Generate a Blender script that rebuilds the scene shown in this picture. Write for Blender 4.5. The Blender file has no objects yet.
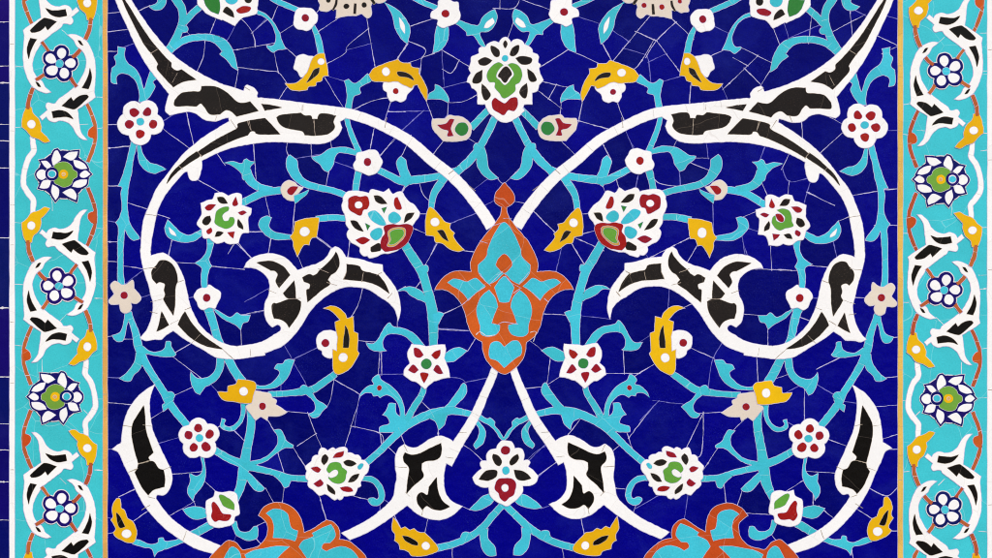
import bpy, bmesh, math, random
from mathutils import Vector, Matrix, geometry
random.seed(11)
SC = bpy.context.scene
COL = SC.collection
S = 0.0015                     # metres of wall per unit of the drawing grid
CX, CY, ZC = 496.0, 279.0, 1.6
def world(p, h): return (( p[0]-CX)*S, -h, (CY-p[1])*S + ZC)

TILES = {'A1':(100,0,6),'A2':(100,80,6),'A3':(100,160,6),'A4':(100,240,6),'A5':(100,320,6),'A6':(100,395,6),'A7':(100,465,6),
 'B1':(240,0,6),'B2':(240,80,6),'B3':(240,160,6),'B4':(240,240,6),'B5':(240,320,6),'B6':(240,395,6),'B7':(240,465,6),
 'C1':(380,0,6),'C2':(380,80,6),'C3':(380,160,6),'C4':(380,240,6),'C5':(380,320,6),'C6':(380,395,6),'C7':(380,465,6),
 'R1':(0,30,9),'D1':(500,0,3.984),'D2':(744,0,3.984),'D3':(500,140,3.984),'D4':(744,140,3.984),'D5':(500,280,3.984),
 'D6':(744,280,3.984),'D7':(500,418,3.984),'D8':(744,418,3.984),'PX':(0,0,1),'Z1':(300,440,8.5875),'Z2':(336,184,7.155),'Z3':(460,30,5.58),'Z4':(465,435,7.44),'Z6':(745,185,7.975)}

# the right half was laid by hand too: where each motif of the left half sits on the right
ANCH = [(305.3,18,702.8,19.3),(445.5,13.7,564,12),(386,71.7,621.5,72.8),(395.8,90.8,613,91.6),(461.7,128.7,547.7,128),
 (140.3,121.7,864.7,125),(367.5,162,640,160.8),(225,217.5,782.2,219.8),(358.7,205,650.1,203.3),(394.2,237.5,612.4,235.9),
 (435,222,573.5,222.8),(304.7,231.7,702,232.9),(290,190.8,718.4,190.2),(124.2,295.3,881.3,297.6),(206.7,297.8,799.7,298),
 (426.3,363.8,583.3,363.3),(343.2,357.5,665.2,357.8),(325.5,343,683.2,342.8),(243.7,391.3,766.1,393),(262.5,406.2,746,406.8),
 (199.5,438,808.5,438.6),(336.7,472.5,673.2,472),(223.3,510,785.4,508.9),(126.7,533.7,877.5,531.5),(425.8,545.8,585.3,545.5),
 (397.5,320,610.4,317.7),(140.8,246.7,864.5,248),(115.3,0,893.3,0),(111.7,449,892.1,448),(321.2,61.7,687,61.5),(235.8,25,772,27.6),
 (346.7,111.7,660.6,110.4),(276.7,502.5,728.4,503.3),(330.8,520.8,680.7,519.7),(460,506.7,551.5,504.6),(240,351.7,769.1,351.5),
 (505,58,505,58),(504,200,504,200),(504.2,330,504.2,330),(504,500,504,500),(503.5,420,503.5,420),(505,130,505,130)]
def mirror(p):
    x, y = p; sw = dx = dy = 0
    for (lx, ly, rx, ry) in ANCH:
        d2 = (x-lx)**2 + (y-ly)**2 + 4.0
        w = 1.0/(d2*math.sqrt(d2))
        sw += w; dx += w*(rx-(1008-lx)); dy += w*(ry-ly)
    return (1008-x+dx/sw, y+dy/sw)

# ------------------------------------------------------------------ outlines
def parse(s):
    out = []
    for tok in s.split():
        c = tok.endswith('!'); v = [float(a) for a in tok.rstrip('!').split(',')]
        out.append((v, c))
    return out
def cr(p0, p1, p2, p3, t):
    return [0.5*((2*b)+(-a+c)*t+(2*a-5*b+4*c-d)*t*t+(-a+3*b-3*c+d)*t**3) for a, b, c, d in zip(p0, p1, p2, p3)]
def smooth_open(P, step):
    out = []
    n = len(P)
    for i in range(n-1):
        p0 = P[i-1] if i else P[i]; p3 = P[i+2] if i+2 < n else P[i+1]
        k = max(1, int(math.hypot(P[i+1][0]-P[i][0], P[i+1][1]-P[i][1])/step))
        out += [cr(p0, P[i], P[i+1], p3, j/k) for j in range(k)]
    out.append(list(P[-1])); return out
def smooth_closed(pts, step):
    n = len(pts); corners = [i for i, (_, c) in enumerate(pts) if c]
    V = [p for p, _ in pts]
    if not corners:
        out = []
        for i in range(n):
            a, b, c, d = V[i-1], V[i], V[(i+1) % n], V[(i+2) % n]
            k = max(1, int(math.hypot(c[0]-b[0], c[1]-b[1])/step))
            out += [cr(a, b, c, d, j/k) for j in range(k)]
        return out
    out = []
    for q, i in enumerate(corners):
        j = corners[(q+1) % len(corners)]
        if j <= i: j += n
        out += smooth_open([V[k % n] for k in range(i, j+1)], step)[:-1]
    return out
def area(P): return 0.5*sum(P[i-1][0]*P[i][1]-P[i][0]*P[i-1][1] for i in range(len(P)))
def clean(P):
    out = []
    for p in P:
        if not out or math.hypot(p[0]-out[-1][0], p[1]-out[-1][1]) > 0.12: out.append((p[0], p[1]))
    while len(out) > 3 and math.hypot(out[0][0]-out[-1][0], out[0][1]-out[-1][1]) < 0.12: out.pop()
    return out if area(out) > 0 else out[::-1]
def offset(P, d):
    n = len(P); out = []
    for i in range(n):
        a, b, c = P[i-1], P[i], P[(i+1) % n]
        e1 = (b[0]-a[0], b[1]-a[1]); e2 = (c[0]-b[0], c[1]-b[1])
        l1 = math.hypot(*e1) or 1; l2 = math.hypot(*e2) or 1
        nx = e1[1]/l1 + e2[1]/l2; ny = -e1[0]/l1 - e2[0]/l2
        L = math.hypot(nx, ny)
        if L < 1e-6: nx, ny, L = e1[1]/l1, -e1[0]/l1, 1
        m = min(1.6, 2/L) if L > 0.3 else 1.6
        out.append((b[0]+nx/L*d*m, b[1]+ny/L*d*m))
    return out
def stroke(pts, step):
    C = smooth_open([p for p, _ in pts], step); Lf, Rt = [], []
    for i, p in enumerate(C):
        a = C[max(0, i-1)]; b = C[min(len(C)-1, i+1)]
        tx, ty = b[0]-a[0], b[1]-a[1]; l = math.hypot(tx, ty) or 1
        w = p[2]/2
        Lf.append((p[0]-ty/l*w, p[1]+tx/l*w)); Rt.append((p[0]+ty/l*w, p[1]-tx/l*w))
    return Lf + Rt[::-1]
def lobes(cx, cy, circ, n=120):
    out = []
    for k in range(n):
        a = 2*math.pi*k/n; ux, uy = math.cos(a), math.sin(a); best = 0
        for (x, y, r) in circ:
            qx, qy = x-cx, y-cy; b = ux*qx+uy*qy; disc = b*b-(qx*qx+qy*qy-r*r)
            if disc >= 0: best = max(best, b+math.sqrt(disc))
        out.append((cx+ux*best, cy+uy*best))
    return out
def outline(tile, kind, data):
    """polygons in the drawing grid"""
    ox, oy, k = TILES[tile]; step = 1.1*k; polys = []
    if kind == 'l':
        t = [[float(v) for v in q.split(',')] for q in data.split()]
        polys = [lobes(t[0][0], t[0][1], t[1:])]
    else:
        pts = parse(data)
        if kind == 'p': polys = [smooth_closed(pts, step)]
        elif kind == 's': polys = [stroke(pts, step)]
        elif kind == 'c':
            for (x, y, r), _ in pts:
                n = max(14, int(2*math.pi*r/step)); e = random.uniform(.94, 1.06); ph = random.random()*6
                polys.append([(x+r*e*math.cos(6.28318*j/n)*(1+.03*math.sin(6.28318*2*j/n+ph)), y+r/e*math.sin(6.28318*j/n)) for j in range(n)])
        elif kind[0] == 'h':
            ax = float(kind[1:])
            full = pts + [([2*ax-p[0], p[1]], c) for p, c in reversed(pts) if abs(p[0]-ax) > 2]
            polys = [smooth_closed(full, step)]
    return [[(ox+p[0]/k, oy+p[1]/k) for p in P] for P in polys]

# ------------------------------------------------------------------ materials
def lin(c): return tuple((v/255/12.92 if v <= 10 else ((v/255+0.055)/1.055)**2.4) for v in c)
def glaze(name, rgb, rough=.3, mottle=.12, fine=.10, tint=.10, fleck=None, fleck_amt=.0, bump=.15, hue=.012, spec=.14, attr=False, sheen_mottle=None, cells=None):
    m = bpy.data.materials.new(name); m.use_nodes = True
    nt = m.node_tree; N = nt.nodes; Lk = nt.links; b = N['Principled BSDF']
    def nd(t, **kw):
        n = N.new(t)
        for a, v in kw.items():
            if a in n.inputs: n.inputs[a].default_value = v
            else: setattr(n, a, v)
        return n
    tc = nd('ShaderNodeNewGeometry'); base = nd('ShaderNodeRGB'); base.outputs[0].default_value = (*lin(rgb), 1)
    if attr:
        r = nd('ShaderNodeAttribute'); r.attribute_name = 'piece'; rnd = r.outputs['Fac']
    else:
        r = nd('ShaderNodeObjectInfo'); rnd = r.outputs['Random']
    n1 = nd('ShaderNodeTexNoise', Scale=26.0, Detail=3.0); n2 = nd('ShaderNodeTexNoise', Scale=420.0, Detail=4.0, Roughness=.7)
    Lk.new(tc.outputs['Position'], n1.inputs['Vector']); Lk.new(tc.outputs['Position'], n2.inputs['Vector'])
    def mad(src, mul, add):
        q = nd('ShaderNodeMath', operation='MULTIPLY_ADD'); q.inputs[1].default_value = mul; q.inputs[2].default_value = add
        Lk.new(src, q.inputs[0]); return q.outputs[0]
    def mul(a, c):
        q = nd('ShaderNodeMath', operation='MULTIPLY'); Lk.new(a, q.inputs[0]); Lk.new(c, q.inputs[1]); return q.outputs[0]
    v = mul(mul(mad(n1.outputs[0], mottle*3, 1-mottle*1.5), mad(n2.outputs[0], fine*3, 1-fine*1.5)), mad(rnd, tint*2, 1-tint))
    hs = nd('ShaderNodeHueSaturation'); Lk.new(base.outputs[0], hs.inputs['Color']); Lk.new(v, hs.inputs['Value'])
    Lk.new(mad(rnd, hue*2, .5-hue), hs.inputs['Hue'])
    col = hs.outputs[0]
    if fleck:
        n3 = nd('ShaderNodeTexNoise', Scale=650.0, Detail=2.0); Lk.new(tc.outputs['Position'], n3.inputs['Vector'])
        n4 = nd('ShaderNodeTexNoise', Scale=18.0, Detail=2.0); Lk.new(tc.outputs['Position'], n4.inputs['Vector'])
        rp = nd('ShaderNodeValToRGB'); rp.color_ramp.elements[0].position = .60; rp.color_ramp.elements[1].position = .74
        Lk.new(n3.outputs[0], rp.inputs[0])
        rp2 = nd('ShaderNodeValToRGB'); rp2.color_ramp.elements[0].position = .42; rp2.color_ramp.elements[1].position = .7
        Lk.new(n4.outputs[0], rp2.inputs[0])
        f = mad(mul(rp.outputs[0], rp2.outputs[0]), fleck_amt, 0)
        mx = nd('ShaderNodeMix', data_type='RGBA'); Lk.new(f, mx.inputs[0]); Lk.new(col, mx.inputs[6]); mx.inputs[7].default_value = (*lin(fleck), 1)
        col = mx.outputs[2]
    if cells:
        # pieces within a long motif: each its own firing, with a thin seam between
        cs, var, seam, amt = cells
        nz = nd('ShaderNodeTexNoise', Scale=30.0, Detail=1.0); Lk.new(tc.outputs['Position'], nz.inputs['Vector'])
        wv = nd('ShaderNodeMix', data_type='VECTOR'); wv.inputs[0].default_value = .012; Lk.new(tc.outputs['Position'], wv.inputs[4]); Lk.new(nz.outputs['Color'], wv.inputs[5])
        ve = nd('ShaderNodeTexVoronoi', feature='DISTANCE_TO_EDGE', Scale=cs); Lk.new(wv.outputs[1], ve.inputs['Vector'])
        vc = nd('ShaderNodeTexVoronoi', Scale=cs); Lk.new(wv.outputs[1], vc.inputs['Vector'])
        sp = nd('ShaderNodeSeparateColor'); Lk.new(vc.outputs['Color'], sp.inputs[0])
        h2 = nd('ShaderNodeHueSaturation'); Lk.new(col, h2.inputs['Color']); Lk.new(mad(sp.outputs[0], var*2, 1-var), h2.inputs['Value'])
        lt = nd('ShaderNodeMath', operation='LESS_THAN'); Lk.new(ve.outputs[0], lt.inputs[0]); lt.inputs[1].default_value = .00030*cs
        mx = nd('ShaderNodeMix', data_type='RGBA'); Lk.new(mad(lt.outputs[0], amt, 0), mx.inputs[0]); Lk.new(h2.outputs[0], mx.inputs[6]); mx.inputs[7].default_value = (*lin(seam), 1)
        col = mx.outputs[2]
    if sheen_mottle:  # broad patches: mottled glaze, on the cobalt also glare painted into the colour
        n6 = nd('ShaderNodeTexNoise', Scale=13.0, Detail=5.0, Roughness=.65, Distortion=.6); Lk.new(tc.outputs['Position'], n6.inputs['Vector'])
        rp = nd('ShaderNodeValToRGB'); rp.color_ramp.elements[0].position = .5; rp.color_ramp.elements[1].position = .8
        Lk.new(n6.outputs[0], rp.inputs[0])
        mx = nd('ShaderNodeMix', data_type='RGBA'); Lk.new(mad(rp.outputs[0], sheen_mottle[3], 0), mx.inputs[0]); Lk.new(col, mx.inputs[6]); mx.inputs[7].default_value = (*lin(sheen_mottle[:3]), 1)
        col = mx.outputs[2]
    Lk.new(col, b.inputs['Base Color'])
    Lk.new(mad(n2.outputs[0], .35, rough-.17), b.inputs['Roughness'])
    b.inputs['Specular IOR Level'].default_value = spec
    n5 = nd('ShaderNodeTexNoise', Scale=70.0, Detail=4.0); Lk.new(tc.outputs['Position'], n5.inputs['Vector'])
    bp = nd('ShaderNodeBump', Strength=bump, Distance=.002); Lk.new(n5.outputs[0], bp.inputs['Height']); Lk.new(bp.outputs[0], b.inputs['Normal'])
    return m
M = {
 'B': glaze('cobalt_glaze', (0,2,114), .24, .14, .34, .30, (70,84,184), .45, bump=.4, hue=.001, attr=True, spec=.06, sheen_mottle=(34,46,142,.34)),  # lighter blue patches paint soft glare into the mottled glaze
 'N': glaze('navy_glaze', (3,3,98), .3, .10, .15, .14, (90,84,180), .2, attr=True, spec=.08, sheen_mottle=(50,50,130,.25)),
 'Tg': glaze('turquoise_ground_glaze', (64,197,207), .3, .09, .14, .06, (150,225,230), .3, hue=.006, cells=(9, .04, (170,226,230), .4), attr=True),
 'BL': glaze('dark_blue_glaze', (10,5,96), .3, .10, .14, .10, (90,84,170), .2),
 'T': glaze('turquoise_glaze', (62,191,208), .3, .10, .17, .07, (160,228,240), .4, hue=.006, cells=(13, .06, (165,225,232), .4)),
 'W': glaze('white_glaze', (250,247,243), .35, .016, .04, .014, (190,170,150), .35, hue=.003, cells=(11, .02, (214,204,196), .3)),
 'K': glaze('worn_black_glaze', (29,24,22), .4, .2, .28, .16, (116,98,84), .5, cells=(10, .3, (120,106,92), .32)),
 'K2': glaze('black_glaze', (11,9,10), .25, .1, .14, .1, (70,60,55), .25, cells=(9, .3, (110,98,88), .3)),
 'Y': glaze('yellow_glaze', (234,180,8), .35, .07, .08, .05, (190,120,20), .35, hue=.005),
 'O': glaze('orange_glaze', (198,82,24), .4, .2, .16, .08, (190,110,90), .5, hue=.006, sheen_mottle=(196,96,66,.6), cells=(13, .08, (216,170,150), .4)),
 'OB': glaze('brown_orange_glaze', (182,92,48), .4, .12, .12, .08, (150,90,60), .4, hue=.008),
 'R': glaze('burgundy_glaze', (152,18,30), .35, .14, .16, .14, (215,150,140), .4, hue=.006),
 'G': glaze('green_glaze', (96,163,58), .35, .09, .10, .08, (170,190,130), .3),
 'GY': glaze('olive_green_glaze', (112,164,60), .35, .09, .10, .08, (180,190,130), .3),
 'J2': glaze('faint_grout', (128,118,196), .8, .08, .16, .03, bump=.5, spec=.1),
 'JT': glaze('turquoise_seam', (158,222,228), .6, .06, .1, .03, spec=.1),
 'JG': glaze('grey_seam', (226,220,214), .6, .06, .1, .03, spec=.1),
 'G2': glaze('deep_green_glaze', (50,130,62), .35, .1, .1, .1, (150,180,130), .2),
 'E': glaze('beige_glaze', (229,214,196), .4, .03, .04, .03, (190,170,145), .4, hue=.004),
 'E2': glaze('ochre_edge_glaze', (205,160,70), .4, .1, .1, .1),
 'OC': glaze('ochre_strip_glaze', (226,174,88), .45, .10, .16, .04, (244,226,190), .9, cells=(16, .07, (200,145,95), .6)),
 'J': glaze('lime_grout', (198,188,222), .8, .08, .16, .03, bump=.5, spec=.1),
 'JW': glaze('pale_grout', (226,219,222), .8, .06, .12, .03, bump=.5, spec=.1),
 'JB': glaze('brown_grout', (176,160,142), .8, .08, .16, .06, bump=.5, spec=.1),
 'WALL': glaze('plaster', (176,164,146), .85, .08, .10, .03, bump=.6, spec=.1),
}
RIM = {'K':'JB','K2':'JB','BL':'JW','T':'J','O':'J','GY':'JW'}

# ------------------------------------------------------------------ objects
def link(name, mesh, parent=None, loc=(0,0,0)):
    o = bpy.data.objects.new(name, mesh); COL.objects.link(o); o.location = loc
    if parent is not None: o.parent = parent
    return o
def tag(o, label=None, cat=None, group=None, kind=None):
    if label: o['label'] = label
    if cat: o['category'] = cat
    if group: o['group'] = group
    if kind: o['kind'] = kind
count = {}
OUT = []                        # outlines that cut the ground tiles
def tile_mesh(name, P, h, rim_h, org, mat, rim=.5, bevel=.28, drop=.00008):
    """one cut tile: bevelled top, sides, and the grout it is bedded in"""
    P = clean(P)
    if len(P) < 3: return None
    P = clean(offset(P, (-.34 if mat == 'T' else -.2) if rim > .45 else .14))
    n = len(P); amp = .13 if rim > .45 else .08
    nz = [random.gauss(0, amp) for _ in range(n)]
    nz = [(nz[i-1]+1.6*nz[i]+nz[(i+1) % n])/2.4 for i in range(n)]
    on = offset(P, 1.0)
    P = [(p[0]+(q[0]-p[0])*z*.9, p[1]+(q[1]-p[1])*z*.9) for p, q, z in zip(P, on, nz)]
    top = offset(P, -bevel)
    ro = [offset(P, rim)[i] for i in range(n)]
    def L(p, hh):
        w = world(p, hh); return (w[0]-org[0], w[1]-org[1], w[2]-org[2])
    V = [L(p, h) for p in top] + [L(p, h-drop) for p in P] + [L(p, rim_h-.0006) for p in P]
    F = []; mi = []
    tri = geometry.tessellate_polygon([[Vector((p[0], p[1], 0)) for p in top]])
    for t in tri: F.append(t); mi.append(0)
    for i in range(n):
        j = (i+1) % n
        F.append((i, j, n+j, n+i)); mi.append(0)
        F.append((n+i, n+j, 2*n+j, 2*n+i)); mi.append(0)
    if rim > 0:
        b0 = len(V); V += [L(p, rim_h) for p in P] + [L(p, rim_h) for p in ro]
        for i in range(n):
            j = (i+1) % n
            F.append((b0+i, b0+j, b0+n+j, b0+n+i)); mi.append(1)
    me = bpy.data.meshes.new(name); me.from_pydata(V, [], F)
    me.materials.append(M[mat]); me.materials.append(M[RIM.get(mat, 'J')])
    me.polygons.foreach_set('material_index', mi)
    # every face outwards: towards the viewer's side of the wall or away from the tile
    bm = bmesh.new(); bm.from_mesh(me)
    for f in bm.faces:
        f.normal_update()
    nt_ = len(tri)
    bm.faces.ensure_lookup_table()
    for i, f in enumerate(bm.faces):
        if (i < nt_ or mi[i] == 1) and f.normal.y > 0: f.normal_flip()
    up = bm.faces[0].normal.y
    for i, f in enumerate(bm.faces):
        if i >= nt_ and mi[i] == 0:
            k = ((i-nt_)//2) % n
            out = Vector((ro[k][0]-P[k][0], 0, -(ro[k][1]-P[k][1]))) if rim > 0 else Vector((P[k][0]-top[k][0], 0, -(P[k][1]-top[k][1])))
            if f.normal.dot(out + Vector((0, -.01, 0))) < 0: f.normal_flip()
    bm.to_mesh(me); bm.free(); me.update()
    return me
CNAME = {'R':'burgundy','K':'worn black','K2':'black','G':'green','G2':'green','T':'turquoise','W':'white'}
def layer_h(layer):
    b = {1:.00008, 2:.00036, 2.1:.00036, 2.2:.00036, 2.9:.00056, 3:.00062, 3.2:.00062, 3.3:.00078, 3.4:.00094}[layer]
    return b
def ribbon(bm, P, w, h, mi=0, ext=0):
    C = smooth_open([list(p) for p in P], 1.6)
    if ext and len(C) > 1:
        for e, q in ((0, 1), (-1, -2)):
            l = math.hypot(C[e][0]-C[q][0], C[e][1]-C[q][1]) or 1
            pt = [C[e][0]+(C[e][0]-C[q][0])/l*ext, C[e][1]+(C[e][1]-C[q][1])/l*ext]
            C = [pt]+C if e == 0 else C+[pt]
    prev = None; ph = random.random()*50; jx = jy = 0
    for i, p in enumerate(C):
        a = C[max(0, i-1)]; b = C[min(len(C)-1, i+1)]
        tx, ty = b[0]-a[0], b[1]-a[1]; l = math.hypot(tx, ty) or 1
        ww = w*max(.45, 1+.45*math.sin(ph+i*.37)*math.sin(ph*2+i*.13)+random.gauss(0, .18))/2
        if random.random() < .03: ww *= 1.9
        jx = jx*.7+random.gauss(0, .10); jy = jy*.7+random.gauss(0, .10)
        q = [bm.verts.new(world((p[0]+jx+s*ty/l*ww, p[1]+jy-s*tx/l*ww), h)) for s in (-1, 1)]
        if prev:
            f = bm.faces.new((prev[0], prev[1], q[1], q[0])); f.normal_update(); f.material_index = mi
            if f.normal.y > 0: f.normal_flip()
        prev = q
def build_thing(name, cat, layer, label, parts, fn=None, group=None, flag=''):
    base = layer_h(layer); made = []
    cuts = []; auto = []
    for (pn, mat, tile, kind, data, lvl) in parts:
        raw = False
        if kind[-1] in '<>':
            if (kind[-1] == '>') != (fn is not None): continue
            raw = kind[-1] == '>'; kind = kind[:-1]
        if kind == 'j':
            ox, oy, kk = TILES[tile]
            for pl in data.split(';'):
                c_ = [(ox+float(a.split(',')[0])/kk, oy+float(a.split(',')[1])/kk) for a in pl.split()]
                cuts.append((pn, mat, [fn(p) for p in c_] if fn else c_))
            continue
        for poly in outline(tile, kind, data):
            if fn and not raw: poly = [fn(p) for p in poly]
            if kind == 's' and lvl == 0 and mat in ('T', 'W', 'OB'):
                m_ = len(poly)//2; gap = 16/1.1; q = random.uniform(.4, 1)*gap
                while q < m_-6:
                    a_, b_ = poly[int(q)], poly[2*m_-1-min(m_-1, int(q+random.uniform(-1.5, 1.5)))]
                    auto.append(({'T':'JT','W':'JG','OB':'JG'}[mat], [a_, ((a_[0]+b_[0])/2+random.uniform(-.3, .3), (a_[1]+b_[1])/2), b_]))
                    q += random.uniform(.9, 2.6)*gap
            if name == 'palmette_flower' and pn == 'petal':
                made.insert(1, ('petal_rim', 'BL', 0, offset(clean(poly), 2.2)))
            made.append((pn, mat, lvl, poly))
    allp = [p for m_ in made for p in m_[3]]
    x0, x1 = min(p[0] for p in allp), max(p[0] for p in allp); y0, y1 = min(p[1] for p in allp), max(p[1] for p in allp)
    org = world(((x0+x1)/2, (y0+y1)/2), 0)
    single = len(made) == 1
    if single: root = None
    else: root = link(name, None, None, org); root.empty_display_size = .02
    last = None
    t_ = count.get(layer, 0); count[layer] = t_+1
    # things of one layer are stepped by a few microns so that no two faces share a plane
    b0 = base + .00005 + (t_ % 40)*.000003
    for i, (pn, mat, lvl, poly) in enumerate(made):
        small = lvl > 0
        top = b0 + .0000015*i + .00007*lvl
        rimh = b0 + .0000015*len(made) + .00007*lvl - .00006 + .000001*i if small else base
        me = tile_mesh(pn, poly, top, rimh, org, mat, rim=(.32 if small else .95 if mat == 'BL' and pn != 'petal_rim' else .5), bevel=.11 if small else .28, drop=.00003 if small else .00008)
        if me is None: continue
        if not small: OUT.append(clean(poly))
        if single: root = link(name, me, None, org)
        else:
            o = link(pn, me, last if lvl > 1 and last is not None else root)
            if lvl == 1: last = o
            if pn in ('petal', 'inlay', 'panel') and mat in CNAME: o['label'] = CNAME[mat] + ' glazed ' + pn + ' cut to shape'
    if auto:
        cuts = cuts + [('cut', m_, c_) for m_, c_ in auto]
    if cuts:
        bm = bmesh.new(); mats = sorted({c_[1] for c_ in cuts})
        for (pn, mat, c_) in cuts: ribbon(bm, c_, .34 if mat in ('JT','JG') else .5, b0+.00017, mats.index(mat))
        me = bpy.data.meshes.new('grout'); bm.to_mesh(me); bm.free(); [me.materials.append(M[x]) for x in mats]
        me.transform(Matrix.Translation((-org[0], -org[1], -org[2])))
        o = link('grout', me, root); o['kind'] = 'stuff'
    tag(root, label, cat, group)
    return root
def read_parts(text):
    things = []; cur = None
    for ln in text.strip().splitlines():
        ln = ln.strip()
        if not ln or ln.startswith('#'): continue
        if ln[0] == '@':
            f = ln[1:].split('|'); cur = dict(name=f[0], cat=f[1], mode=f[2], layer=float(f[3]), label=f[4], flag=f[5] if len(f) > 5 else '', parts=[]); things.append(cur)
        else:
            only = ''
            if ln[0] in '<>': only = ln[0]; ln = ln[1:]
            head, data = ln.split(':', 1); hp = head.split()
            pn, mat, tile, kind = hp[:4]; lvl = int(hp[4]) if len(hp) > 4 else None
            if kind in ('p1', 'p2', 'c1'): lvl = 1 + int(kind[1]); kind = kind[0]
            elif lvl is not None: lvl += 1
            if lvl is None: lvl = 1 if pn in ('inlay','petal','bead','bud','panel','heart','cup','crescent','blossom','pod','seed','pod_rim') else 0
            cur['parts'].append((pn, mat, tile, kind + only, data, lvl))
    return things
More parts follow.
